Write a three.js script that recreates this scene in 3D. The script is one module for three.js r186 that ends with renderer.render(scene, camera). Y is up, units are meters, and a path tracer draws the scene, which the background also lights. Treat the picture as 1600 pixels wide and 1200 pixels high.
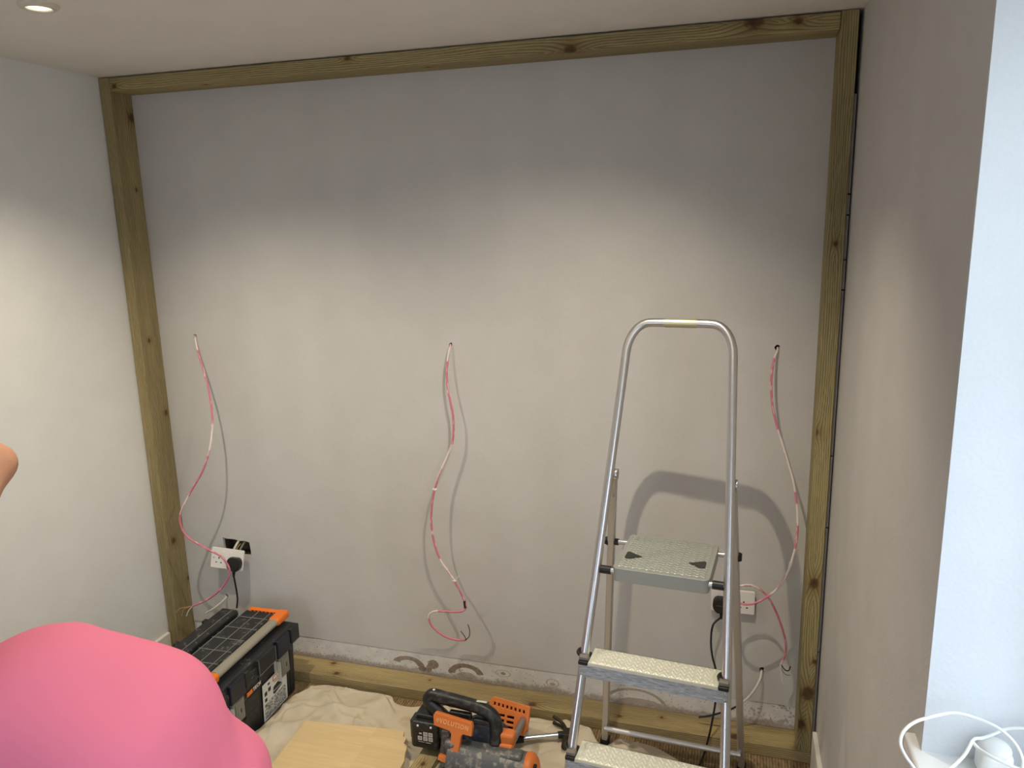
import * as THREE from 'three';
import { RoundedBoxGeometry } from 'three/addons/geometries/RoundedBoxGeometry.js';
import { mergeGeometries, mergeVertices, toCreasedNormals } from 'three/addons/utils/BufferGeometryUtils.js';
import { MarchingCubes } from 'three/addons/objects/MarchingCubes.js';
import { RectAreaLightUniformsLib } from 'three/addons/lights/RectAreaLightUniformsLib.js';
import { FontLoader } from 'three/addons/loaders/FontLoader.js';
import { TextGeometry } from 'three/addons/geometries/TextGeometry.js';

/* ------------------------------------------------------------------ camera, daylight, exposure */
const scene = new THREE.Scene();
const camera = new THREE.PerspectiveCamera(2 * Math.atan(600 / 1195.97) * 180 / Math.PI, 4 / 3, 0.02, 60);
camera.position.set(2.3072, 1.8438, 2.5859);
camera.quaternion.setFromRotationMatrix(new THREE.Matrix4().makeBasis(
  new THREE.Vector3(0.960446, -0.023089, -0.277509),
  new THREE.Vector3(-0.036127, 0.977803, -0.206388),
  new THREE.Vector3(0.276114, 0.20825, 0.938293)));
const renderer = new THREE.WebGLRenderer({ antialias: true });
renderer.toneMapping = THREE.LinearToneMapping;
renderer.toneMappingExposure = 1.12;
renderer.shadowMap.enabled = true;
RectAreaLightUniformsLib.init();

const W = 2.6235, H = 2.4, DEPTH = 4.8;                     // room: width, height, length
const WIN = { z0: 1.354, z1: 3.15, y0: 0.987, y1: 2.22, reveal: 0.26 };   // the window in the right-hand wall, beside the photographer
{ // plain overcast sky outside the window: a little brighter overhead, one dull tone below the horizon
  const w = 64, h = 32, d = new Float32Array(w * h * 4);
  for (let y = 0; y < h; y++) for (let x = 0; x < w; x++) { const e = (y + 0.5) / h * 180 - 90, k = e > 0 ? 0.8 + 0.4 * Math.sin(e * Math.PI / 180) : 0.22; d.set(e > 0 ? [0.74 * k, 0.87 * k, 1.0 * k, 1] : [0.95 * k, 1.0 * k, 0.95 * k, 1], (y * w + x) * 4); }
  const sky = new THREE.DataTexture(d, w, h, THREE.RGBAFormat, THREE.FloatType); sky.mapping = THREE.EquirectangularReflectionMapping; sky.magFilter = THREE.LinearFilter; sky.colorSpace = THREE.LinearSRGBColorSpace; sky.needsUpdate = true;
  scene.background = sky; scene.backgroundIntensity = 3.4;
}
for (const [x, y, z, ax, az, w, h] of [[W + WIN.reveal - 0.075, (WIN.y0 + WIN.y1) / 2, (WIN.z0 + WIN.z1) / 2, -1, 0, WIN.z1 - WIN.z0 - 0.14, WIN.y1 - WIN.y0 - 0.14], [1.10, 1.09, DEPTH + 0.015, 0, -1, 1.44, 1.86]]) {   // daylight entering at the window and at the glazed door
  const l = new THREE.RectAreaLight(new THREE.Color(0.76, 0.88, 1.0), 0.95, w, h); l.position.set(x, y, z); l.lookAt(x + ax, y, z + az); l.name = 'window_daylight'; scene.add(l);
}
const LAMP_COLOR = new THREE.Color(1.0, 0.89, 0.70), LAMP_CD = 4.7;   // each recessed lamp in the ceiling
const LAMPS = [[0.604, 0.92], [2.06, 0.937]];

/* ------------------------------------------------------------------ helpers */
let seed = 7;
function rnd() { seed = (seed * 1664525 + 1013904223) % 4294967296; return seed / 4294967296; }
const V = (x, y, z) => new THREE.Vector3(x, y, z);
function hash(x, y, s) { let h = (x * 374761393 + y * 668265263 + s * 1274126177) | 0; h = Math.imul(h ^ (h >>> 13), 1274126177); return ((h ^ (h >>> 16)) >>> 0) / 4294967296; }
function vnoise(x, y, s = 0) {
  const xi = Math.floor(x), yi = Math.floor(y), fx = x - xi, fy = y - yi, u = fx * fx * (3 - 2 * fx), v = fy * fy * (3 - 2 * fy);
  const a = hash(xi, yi, s), b = hash(xi + 1, yi, s), c = hash(xi, yi + 1, s), d = hash(xi + 1, yi + 1, s);
  return a + (b - a) * u + (c - a) * v + (a - b - c + d) * u * v;
}
function fbm(x, y, s = 0, o = 4) { let t = 0, a = 0.5; for (let i = 0; i < o; i++) { t += a * vnoise(x, y, s + i * 17); x *= 2.03; y *= 2.03; a *= 0.5; } return t; }
const mix = (a, b, t) => a + (b - a) * t, clamp = (v, a = 0, b = 1) => Math.min(b, Math.max(a, v));
const sstep = (a, b, x) => { const t = clamp((x - a) / (b - a)); return t * t * (3 - 2 * t); };
const used = {};
function numbered(n) { used[n] = (used[n] ?? -1) + 1; return used[n] ? n + '_' + String(used[n]).padStart(3, '0') : n; }
function shade(o) { o.castShadow = true; o.receiveShadow = true; return o; }
function part(name, geo, material, parent, label) {
  const m = shade(new THREE.Mesh(Array.isArray(geo) ? mergeGeometries(geo.map(plain)) : geo, material));
  m.name = name; if (label) m.userData.label = label;
  parent.add(m); return m;
}
function plain(g) { g = g.index ? g.toNonIndexed() : g; for (const k of Object.keys(g.attributes)) if (!['position', 'normal', 'uv'].includes(k)) g.deleteAttribute(k); return g; }
function thing(name, label, category, [x, y, z] = [0, 0, 0], turn = 0, group) {
  const o = new THREE.Group(); o.name = numbered(name); o.position.set(x, y, z); o.rotation.y = turn;
  o.userData = { label, category }; if (group) o.userData.group = group;
  scene.add(o); return o;
}
function single(name, geo, material, label, category, group) {
  const m = part(numbered(name), geo, material, scene); m.userData = { label, category }; if (group) m.userData.group = group; return m;
}
function struct(name, geo, material, label, parent = scene) {
  const m = part(name, geo, material, parent); if (parent === scene) m.userData = { kind: 'structure', label, category: name.replace(/_.*/, '') }; return m;
}
const box = (x0, x1, y0, y1, z0, z1) => new THREE.BoxGeometry(x1 - x0, y1 - y0, z1 - z0).translate((x0 + x1) / 2, (y0 + y1) / 2, (z0 + z1) / 2);
const rbox = (x0, x1, y0, y1, z0, z1, r = 0.003, seg = 2) => new RoundedBoxGeometry(x1 - x0, y1 - y0, z1 - z0, seg, Math.min(r, (x1 - x0) / 2.01, (y1 - y0) / 2.01, (z1 - z0) / 2.01)).translate((x0 + x1) / 2, (y0 + y1) / 2, (z0 + z1) / 2);
function cyl(a, b, r0, r1 = r0, seg = 20) {                    // a round bar from a to b
  const d = b.clone().sub(a), g = new THREE.CylinderGeometry(r1, r0, d.length(), seg);
  g.applyQuaternion(new THREE.Quaternion().setFromUnitVectors(V(0, 1, 0), d.clone().normalize()));
  return g.translate(...a.clone().add(b).multiplyScalar(0.5).toArray());
}
function bar(a, b, w, t, r = 0.003) {                          // a square bar from a to b, w across x
  const d = b.clone().sub(a), g = new RoundedBoxGeometry(w, d.length(), t, 2, r);
  g.applyQuaternion(new THREE.Quaternion().setFromUnitVectors(V(0, 1, 0), d.clone().normalize()));
  return g.translate(...a.clone().add(b).multiplyScalar(0.5).toArray());
}
const curve = (pts, tension = 0.5) => new THREE.CatmullRomCurve3(pts.map((p) => p.isVector3 ? p : V(...p)), false, 'centripetal', tension);
const tube = (pts, r, n = 80, k = 10) => new THREE.TubeGeometry(pts.isCurve || pts.getPoint ? pts : curve(pts), n, r, k, false);
function extrude(shape, depth, bevel = 0) {
  return new THREE.ExtrudeGeometry(shape, { depth, bevelEnabled: bevel > 0, bevelSize: bevel, bevelThickness: bevel, bevelSegments: 2, curveSegments: 16 });
}
function poly(pts) { const s = new THREE.Shape(); pts.forEach(([x, y], i) => i ? s.lineTo(x, y) : s.moveTo(x, y)); s.closePath(); return s; }
function roundRect(w, h, r, x = 0, y = 0, S = THREE.Shape) {
  const s = new S(), a = x - w / 2, b = y - h / 2;
  s.moveTo(a + r, b); s.lineTo(a + w - r, b); s.absarc(a + w - r, b + r, r, -Math.PI / 2, 0); s.lineTo(a + w, b + h - r); s.absarc(a + w - r, b + h - r, r, 0, Math.PI / 2);
  s.lineTo(a + r, b + h); s.absarc(a + r, b + h - r, r, Math.PI / 2, Math.PI); s.lineTo(a, b + r); s.absarc(a + r, b + r, r, Math.PI, Math.PI * 1.5); return s;
}
function dataTex(w, h, fn, srgb = true) {
  const d = new Uint8Array(w * h * 4);
  for (let y = 0; y < h; y++) for (let x = 0; x < w; x++) { const c = fn(x / w, y / h, x, y), i = (y * w + x) * 4; d[i] = clamp(c[0]) * 255; d[i + 1] = clamp(c[1]) * 255; d[i + 2] = clamp(c[2]) * 255; d[i + 3] = 255; }
  const t = new THREE.DataTexture(d, w, h); t.wrapS = t.wrapT = THREE.RepeatWrapping; t.magFilter = THREE.LinearFilter; t.minFilter = THREE.LinearMipmapLinearFilter; t.generateMipmaps = true;
  if (srgb) t.colorSpace = THREE.SRGBColorSpace; t.needsUpdate = true; return t;
}
function boxUV(g, s = 1, oy = 0) {                             // uv in metres from the dominant axis of each face
  g = g.index ? g.toNonIndexed() : g; const p = g.attributes.position, n = g.attributes.normal, uv = new Float32Array(p.count * 2);
  for (let i = 0; i < p.count; i += 3) {
    let nx = 0, ny = 0, nz = 0; for (let k = 0; k < 3; k++) { nx += n.getX(i + k); ny += n.getY(i + k); nz += n.getZ(i + k); }
    nx = Math.abs(nx); ny = Math.abs(ny); nz = Math.abs(nz);
    for (let k = 0; k < 3; k++) {
      const x = p.getX(i + k), y = p.getY(i + k), z = p.getZ(i + k);
      const [a, b] = ny >= nx && ny >= nz ? [x, z] : nx >= nz ? [z, y] : [x, y];
      uv[(i + k) * 2] = a * s; uv[(i + k) * 2 + 1] = b * s + oy;
    }
  }
  g.setAttribute('uv', new THREE.BufferAttribute(uv, 2)); return g;
}
const rgb = (r, g, b) => new THREE.Color().setRGB(r / 255, g / 255, b / 255, THREE.SRGBColorSpace);
const mat = (color, roughness = 0.6, extra = {}) => new THREE.MeshStandardMaterial({ color, roughness, ...extra });

/* ------------------------------------------------------------------ materials of the room */
const rollerBump = dataTex(512, 512, (u, v, x, y) => { const n = 0.55 * hash(x >> 1, y >> 1, 3) + 0.45 * vnoise(x / 5, y / 5, 9); return [n, n, n]; }, false);
const mottle = (r, g, b, amount, s) => dataTex(512, 512, (u, v, x, y) => {     // faint tone patches of rolled paint
  const a = Math.abs(u - 0.5) * 2, c = Math.abs(v - 0.5) * 2, n = (fbm(a * 6, c * 6, s, 4) - 0.47) * amount + (hash(x, y, s) - 0.5) * amount * 0.35;
  return [r + n, g + n, b + n];
});
const paint = (r, g, b, s) => new THREE.MeshStandardMaterial({ map: mottle(r / 255, g / 255, b / 255, 0.035, s), bumpMap: rollerBump, bumpScale: 0.0003, roughness: 0.82 });
const mauve = paint(199, 196, 192, 11);          // taupe-grey emulsion on the end wall and the right-hand wall
const white = paint(226, 225, 221, 23);          // off-white emulsion on the left-hand wall
const ceilingWhite = paint(228, 224, 217, 31);
const gloss = mat(rgb(226, 222, 212), 0.45);
const revealWhite = paint(222, 225, 228, 41);

/* ------------------------------------------------------------------ the room */
// end wall: painted plaster with the socket hole and the cable holes cut through it, bare plaster strip where a skirting board was
const SK = 0.138;
{
  const s = poly([[-0.1, SK], [W + 0.1, SK], [W + 0.1, H + 0.1], [-0.1, H + 0.1]]);
  const hole = (pts) => { const h = new THREE.Path(); pts.forEach(([x, y], i) => i ? h.lineTo(x, y) : h.moveTo(x, y)); h.closePath(); s.holes.push(h); };
  hole([[0.244, 0.553], [0.262, 0.549], [0.300, 0.550], [0.325, 0.545], [0.352, 0.547], [0.374, 0.543], [0.377, 0.51], [0.378, 0.484], [0.352, 0.481], [0.30, 0.479], [0.247, 0.482], [0.244, 0.52]]);
  for (const [x, y, r] of [[0.217, 1.420, 0.007], [1.316, 1.408, 0.007], [2.443, 1.423, 0.009], [2.4446, 0.2665, 0.009], [0.2313, 0.2798, 0.008]]) {
    const pts = []; for (let i = 0; i < 9; i++) { const a = i / 9 * Math.PI * 2, q = r * (0.75 + 0.5 * hash(i, Math.round(x * 100), 5)); pts.push([x + Math.cos(a) * q, y + Math.sin(a) * q]); } hole(pts);
  }
  struct('wall_back', boxUV(extrude(s, 0.012).translate(0, 0, -0.012), 0.8), mauve, 'taupe grey painted end wall inside the timber frame');
}
const masonry = mat(rgb(92, 84, 66), 0.95, { bumpMap: rollerBump, bumpScale: 0.002 });
{
  const stripTex = dataTex(2048, 128, (u, v) => {               // bare plaster with adhesive patches and dirt along the bottom
    const x = u * W, y = v * SK, n = fbm(x * 40, y * 40, 3, 4), f = fbm(x * 160, y * 160, 8, 3);
    let c = [0.86 + 0.10 * (n - 0.5), 0.85 + 0.10 * (n - 0.5), 0.835 + 0.10 * (n - 0.5)];
    const br = [0.55 + 0.25 * (f - 0.5), 0.475 + 0.25 * (f - 0.5), 0.41 + 0.25 * (f - 0.5)];
    let d = sstep(0.070, 0.052, y + 0.035 * (fbm(x * 9, 3.3, 21, 3) - 0.5) + 0.02 * (f - 0.5)) * 0.55;   // grime left below the board
    const ring = (cx, cy, rx, ry, a0, a1, t) => {               // smeared arcs of old adhesive
      const dx = (x - cx) / rx, dy = (y - cy) / ry, r = Math.hypot(dx, dy), a = Math.atan2(dy, dx); return (a > a0 && a < a1 && Math.abs(r - 1) < t * (0.8 + 0.5 * f)) ? 1 : 0;
    };
    const blob = (cx, cy, rx, ry) => Math.hypot((x - cx) / rx, (y - cy) / ry) < 0.85 + 0.3 * (n - 0.5) ? 1 : 0;
    d = Math.max(d, 0.8 * ring(1.075, 0.075, 0.055, 0.030, 0.0, 2.9, 0.28), 0.85 * blob(1.185, 0.092, 0.028, 0.024), 0.85 * blob(1.135, 0.066, 0.022, 0.013), 0.8 * blob(1.165, 0.072, 0.015, 0.02),
      0.85 * blob(1.257, 0.074, 0.012, 0.012), 0.9 * ring(1.325, 0.068, 0.062, 0.040, 0.2, 3.2, 0.22), 0.5 * blob(1.325, 0.06, 0.05, 0.022), 0.75 * blob(1.48, 0.098, 0.012, 0.008), 0.35 * ring(1.48, 0.098, 0.03, 0.014, -3.2, 3.2, 0.1),
      0.5 * ring(1.60, 0.06, 0.05, 0.05, -1.2, 0.4, 0.05), 0.55 * blob(1.68, 0.083, 0.014, 0.008), 0.35 * ring(1.68, 0.088, 0.024, 0.016, -3.2, 3.2, 0.14), 0.55 * ring(2.0, 0.05, 0.11, 0.062, 0.2, 2.7, 0.07), 0.5 * blob(2.02, 0.06, 0.09, 0.02));
    if (hash(Math.floor(x * 260), Math.floor(y * 260), 77) > 0.99 - 0.02 * sstep(0.13, 0.05, y)) d = Math.max(d, 0.5);
    if (x > 2.38) { const k = vnoise(x * 120, y * 120, 61) * vnoise(x * 30, y * 30, 62); if (k > 0.47) d = Math.max(d, 0.45); }
    return c.map((q, i) => mix(q, br[i], d));
  });
  const g = new THREE.BoxGeometry(W + 0.2, SK, 0.012).translate(W / 2, SK / 2, -0.0085), p = g.attributes.position, uv = g.attributes.uv;
  for (let i = 0; i < p.count; i++) uv.setXY(i, p.getX(i) / W, p.getY(i) / SK);
  struct('plaster_strip', g, new THREE.MeshStandardMaterial({ map: stripTex, roughness: 0.9, bumpMap: rollerBump, bumpScale: 0.0008 }), '', scene.getObjectByName('wall_back'));
  part('masonry', box(-0.1, W + 0.1, -0.1, H + 0.1, -0.16, -0.06), masonry, scene.getObjectByName('wall_back'));
  // sides of the socket chase, so the hole has a rough depth
  part('chase_lining', [box(0.225, 0.4, 0.553, 0.57, -0.06, -0.012), box(0.225, 0.4, 0.46, 0.479, -0.06, -0.012), box(0.225, 0.2435, 0.479, 0.553, -0.06, -0.012), box(0.379, 0.4, 0.479, 0.553, -0.06, -0.012)], masonry, scene.getObjectByName('wall_back'));
}
struct('wall_left', boxUV(box(-0.15, 0, -0.1, H + 0.1, -0.16, DEPTH + 0.15), 0.8), white, 'off-white painted side wall left of the frame');
{
  // far wall behind the photographer, with a glazed door that lets daylight in
  const D2 = { x0: 0.30, x1: 1.90, y1: 2.10 };
  struct('wall_front', [box(-0.15, D2.x0, -0.1, H + 0.1, DEPTH, DEPTH + 0.15), box(D2.x1, W + 0.45, -0.1, H + 0.1, DEPTH, DEPTH + 0.15), box(D2.x0, D2.x1, D2.y1, H + 0.1, DEPTH, DEPTH + 0.15)].map((q) => boxUV(q, 0.8)), mauve, 'taupe wall behind the photographer');
  const d = thing('door_1', 'white glazed double door in the wall behind the photographer', 'door', [0, 0, DEPTH]); d.userData.kind = 'structure';
  const w = mat(rgb(240, 240, 240), 0.35), mid = (D2.x0 + D2.x1) / 2;
  for (const [a, b] of [[D2.x0, mid], [mid, D2.x1]]) {
    part('door_leaf', [box(a, a + 0.08, 0, D2.y1, 0.02, 0.07), box(b - 0.08, b, 0, D2.y1, 0.02, 0.07), box(a + 0.08, b - 0.08, 0, 0.16, 0.02, 0.07), box(a + 0.08, b - 0.08, D2.y1 - 0.08, D2.y1, 0.02, 0.07)], w, d);
    part('pane', box(a + 0.08, b - 0.08, 0.16, D2.y1 - 0.08, 0.044, 0.048), new THREE.MeshPhysicalMaterial({ color: 0xffffff, transmission: 1, thickness: 0, roughness: 0.02, ior: 1.5 }), d);
  }
}
{
  // right-hand wall, drawn in (z, y) and turned: a window opening with a white reveal
  const s = poly([[-0.16, -0.1], [DEPTH + 0.1, -0.1], [DEPTH + 0.1, H + 0.1], [-0.16, H + 0.1]]);
  const h = new THREE.Path(); [[WIN.z0, WIN.y0 - 0.03], [WIN.z1, WIN.y0 - 0.03], [WIN.z1, WIN.y1], [WIN.z0, WIN.y1]].forEach(([x, y], i) => i ? h.lineTo(x, y) : h.moveTo(x, y)); h.closePath(); s.holes.push(h);
  const g = extrude(s, 0.32); g.applyMatrix4(new THREE.Matrix4().makeBasis(V(0, 0, 1), V(0, 1, 0), V(1, 0, 0))); g.translate(W, 0, 0);
  if (g.index) { const a = g.index.array; for (let i = 0; i < a.length; i += 3) { const t = a[i]; a[i] = a[i + 1]; a[i + 1] = t; } }
  g.deleteAttribute('normal'); const gg = g.index ? g.toNonIndexed() : g;
  { const p = gg.attributes.position; for (let i = 0; i < p.count; i += 3) { const q = [p.getX(i), p.getY(i), p.getZ(i)]; p.setXYZ(i, p.getX(i + 1), p.getY(i + 1), p.getZ(i + 1)); p.setXYZ(i + 1, ...q); } }
  gg.computeVertexNormals();
  struct('wall_right', boxUV(gg, 0.8), mauve, 'taupe grey painted side wall ending at the window reveal');
  const w = thing('window_1', 'white window with a painted reveal and sill in the taupe side wall', 'window'); w.userData.kind = 'structure';
  const X = W + WIN.reveal, e = 0.004;
  part('reveal', [box(W + 0.0005, X, WIN.y0, WIN.y1, WIN.z0, WIN.z0 + e), box(W + 0.0005, X, WIN.y0, WIN.y1, WIN.z1 - e, WIN.z1), box(W + 0.0005, X, WIN.y1 - e, WIN.y1, WIN.z0, WIN.z1)].map((q) => boxUV(q, 0.8)), revealWhite, w, 'pale painted reveal beside the window');
  part('sill', rbox(W - 0.016, X + 0.02, WIN.y0 - 0.03, WIN.y0, WIN.z0 - 0.045, WIN.z1 + 0.045, 0.006), mat(rgb(240, 239, 236), 0.35), w, 'white gloss window sill');
  const fr = [], f = 0.065; fr.push(box(X - 0.06, X, WIN.y0, WIN.y0 + f, WIN.z0, WIN.z1), box(X - 0.06, X, WIN.y1 - f, WIN.y1, WIN.z0, WIN.z1));
  for (const z of [WIN.z0 + f / 2, (WIN.z0 + WIN.z1) / 2, WIN.z1 - f / 2]) fr.push(box(X - 0.06, X, WIN.y0 + f, WIN.y1 - f, z - f / 2, z + f / 2));
  part('window_frame', fr, mat(rgb(240, 240, 240), 0.35), w);
  part('pane', box(X - 0.034, X - 0.03, WIN.y0 + f, WIN.y1 - f, WIN.z0 + f, WIN.z1 - f), new THREE.MeshPhysicalMaterial({ color: 0xffffff, transmission: 1, thickness: 0, roughness: 0.02, ior: 1.5 }), w);
}
{
  const s = poly([[-0.15, 0.16], [W + 0.35, 0.16], [W + 0.35, -DEPTH - 0.15], [-0.15, -DEPTH - 0.15]]);
  for (const [x, z] of LAMPS) { const h = new THREE.Path(); h.absarc(x, -z, 0.034, 0, Math.PI * 2, true); s.holes.push(h); }
  struct('ceiling', boxUV(extrude(s, 0.06).rotateX(-Math.PI / 2).translate(0, H, 0), 0.8), ceilingWhite, 'white painted ceiling with recessed lamps');
}
{
  const t = dataTex(512, 512, (u, v, x, y) => {                   // ribbed sisal-like matting
    const rib = 0.5 + 0.5 * Math.sin(x / 512 * Math.PI * 2 * 40), n = fbm(x / 7, y / 22, 5, 3), k = 0.75 + 0.25 * rib + 0.5 * (n - 0.5);
    return [0.60 * k, 0.50 * k, 0.36 * k];
  });
  struct('floor', boxUV(box(-0.15, W + 0.35, -0.1, 0, -0.16, DEPTH + 0.15), 2.5), new THREE.MeshStandardMaterial({ map: t, roughness: 0.95, bumpMap: t, bumpScale: 0.002 }), 'tan ribbed floor covering under the dust sheet');
}
struct('baseboard_left', rbox(0, 0.016, 0, 0.142, 0.114, DEPTH, 0.004), gloss, 'cream skirting board along the off-white side wall');
struct('baseboard_right', rbox(W - 0.016, W, 0, 0.150, 0.14, DEPTH, 0.004), gloss, 'cream skirting board along the taupe side wall');

/* recessed ceiling lamps */
LAMPS.forEach(([x, z], i) => {
  const t = thing('ceiling_lamp', i ? 'recessed round ceiling lamp above the step ladder' : 'recessed round ceiling lamp with cream bezel beside the off-white wall', 'lamp', [x, H, z], 0, 'recessed ceiling lamps');
  const metal = mat(rgb(214, 206, 190), 0.4);
  part('bezel', new THREE.LatheGeometry([[0.0265, 0.004], [0.028, -0.006], [0.032, -0.010], [0.039, -0.009], [0.0455, -0.005], [0.047, 0.0]].map(([a, b]) => new THREE.Vector2(a, b)), 48), metal, t, 'cream metal ring');
  part('can', new THREE.LatheGeometry([[0.0265, 0.004], [0.030, 0.03], [0.030, 0.055], [0.0, 0.055]].map(([a, b]) => new THREE.Vector2(a, b)), 32), metal, t);
  part('bulb', new THREE.CylinderGeometry(0.0245, 0.0245, 0.004, 32).rotateX(0.12).translate(0, 0.005, 0), mat(rgb(255, 250, 235), 0.4, { emissive: new THREE.Color(1, 0.95, 0.85), emissiveIntensity: 6 }), t, 'glowing white lamp face');
  const l = new THREE.SpotLight(LAMP_COLOR, LAMP_CD, 0, 1.04, 1.0, 2); l.position.set(0, -0.008, 0); l.target.position.set(...(i ? [-0.22, -1, -0.16] : [0.03, -1, -0.10])); l.shadow.radius = 0.35; l.castShadow = true;
  l.name = 'lamp_beam'; t.add(l, l.target);
});

/* ------------------------------------------------------------------ timber frame */
function timberTex(s, knots, hue = 0) {
  const TW = 2048, TH = 192, LEN = 2.6, WID = 0.24;
  return dataTex(TW, TH, (u, v) => {
    const x = u * LEN, y = (v - 0.5) * WID; let wy = y, kn = 0, halo = 0;
    for (const [kx, ky, kr] of knots) {
      const dx = (x - kx) / (kr * 2.6), dy = (y - ky) / kr, d2 = dx * dx + dy * dy; wy += Math.sign(dy || 1) * kr * 0.9 * Math.exp(-d2 * 0.8);
      const d = Math.hypot((x - kx) / 1.25, y - ky) / kr; halo = Math.max(halo, Math.exp(-d * d * 0.5)); kn = Math.max(kn, 0.85 * sstep(0.85, 0.25, d + 0.5 * (fbm(x * 160, y * 160, s + 3, 2) - 0.5)));
    }
    const w = wy * 150 + 5.0 * fbm(x * 1.3, wy * 9, s, 3) + 1.2 * fbm(x * 6, wy * 40, s + 4, 2), r = w - Math.floor(w), late = Math.pow(r, 3.0) * (r > 0.93 ? (1 - r) / 0.07 : 1);
    const fibre = fbm(x * 18, y * 900, s + 9, 2) - 0.5, tone = fbm(x * 1.1, y * 14, s + 12, 3) - 0.5, k = 0.98 - 0.46 * late + 0.26 * fibre + 0.40 * tone;
    let c = [0.765 * k + hue, 0.705 * k, 0.550 * k - 0.05 * late];
    c = c.map((q, i) => mix(q, [0.46, 0.34, 0.17][i], clamp(0.55 * halo)));
    return c.map((q, i) => mix(q, [0.30, 0.205, 0.115][i] * (0.8 + 0.6 * fbm(x * 90, y * 90, s + 2, 2)), kn));
  });
}
function timberGeo(L, a, b) {                                   // length along x; uv follows the length, v spans the faces
  const g = plain(new RoundedBoxGeometry(L, a, b, 2, 0.003)), p = g.attributes.position, n = g.attributes.normal, uv = new Float32Array(p.count * 2);
  for (let i = 0; i < p.count; i += 3) {
    let nx = 0, ny = 0, nz = 0; for (let k = 0; k < 3; k++) { nx += Math.abs(n.getX(i + k)); ny += Math.abs(n.getY(i + k)); nz += Math.abs(n.getZ(i + k)); }
    for (let k = 0; k < 3; k++) {
      const x = p.getX(i + k), y = p.getY(i + k), z = p.getZ(i + k);
      if (nx > ny && nx > nz) { uv[(i + k) * 2] = z / 2.6 + 0.3; uv[(i + k) * 2 + 1] = y / 0.24 + 0.5; }
      else { uv[(i + k) * 2] = (x + L / 2) / 2.6; uv[(i + k) * 2 + 1] = (ny > nz ? z : y + (a + b) / 2) / 0.24 + 0.5; }
    }
  }
  g.setAttribute('uv', new THREE.BufferAttribute(uv, 2)); return g;
}
const wood = (s, knots, hue) => new THREE.MeshStandardMaterial({ map: timberTex(s, knots, hue), roughness: 0.72, color: rgb(238, 232, 214) });
const SW = 0.0473, SD = 0.109, XR = 2.5638, PH = 0.0457;
{
  // studs: local x runs from the foot upwards
  const L = H - PH - 0.002;
  const up = (g, x, z) => g.rotateZ(Math.PI / 2).translate(x, PH + L / 2, z);
  single('timber_stud', up(timberGeo(L, SW - 0.002, SD), SW / 2 + 0.002, SD / 2), wood(101, [[0.50, 0.012, 0.016], [1.05, -0.035, 0.014], [1.36, 0.010, 0.010], [1.95, -0.02, 0.008], [2.22, -0.040, 0.020], [0.30, -0.05, 0.012]]), 'upright green-tinted timber post against the off-white side wall', 'timber');
  single('timber_stud', up(timberGeo(L, SW, SD), XR + SW / 2, SD / 2), wood(202, [[0.22, 0.075, 0.030], [0.10, 0.09, 0.022], [0.62, 0.078, 0.020], [1.13, 0.105, 0.016], [1.71, 0.078, 0.010], [0.34, 0.06, 0.010]], -0.01), 'upright timber post with large dark knots near the taupe side wall', 'timber');
  const LT = XR - SW - 0.004;
  single('timber_rail', timberGeo(LT, SW, SD).translate(SW + 0.003 + LT / 2, H - SW / 2 - 0.004, SD / 2), wood(303, [[0.98, 0.095, 0.012], [1.74, 0.06, 0.022], [2.28, 0.095, 0.030], [2.40, 0.085, 0.014], [0.02, 0.07, 0.012], [1.25, 0.01, 0.01], [0.4, 0.03, 0.010]]), 'long horizontal timber rail fixed under the ceiling', 'timber');
  const LB = XR + SW - 0.002;
  single('timber_rail', timberGeo(LB, PH, SD).translate(LB / 2 + 0.002, PH / 2, SD / 2), wood(404, [[0.74, -0.035, 0.012], [0.79, 0.03, 0.014], [1.62, 0.03, 0.020], [2.36, 0.035, 0.022], [1.18, -0.02, 0.006], [2.1, -0.01, 0.008], [1.95, 0.02, 0.01]], 0.01), 'long horizontal timber sole plate lying on the floor along the end wall', 'timber');
}
{ // jointed grey strip in the gap between the right post and the wall
  const t = thing('packing_strip', 'jointed grey packing strip in the gap behind the knotty timber post', 'strip', [XR + SW, 0, 0]);
  const ys = [0.06, 0.42, 0.86, 1.10, 1.62, 1.71, 1.84, 1.90, 2.18], m = mat(rgb(150, 142, 140), 0.6);
  for (let i = 0; i + 1 < ys.length; i++) part('strip_segment', rbox(0.0005, 0.0085, ys[i], ys[i + 1] - 0.004, 0.03, 0.097, 0.0015), m, t);
}

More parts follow.
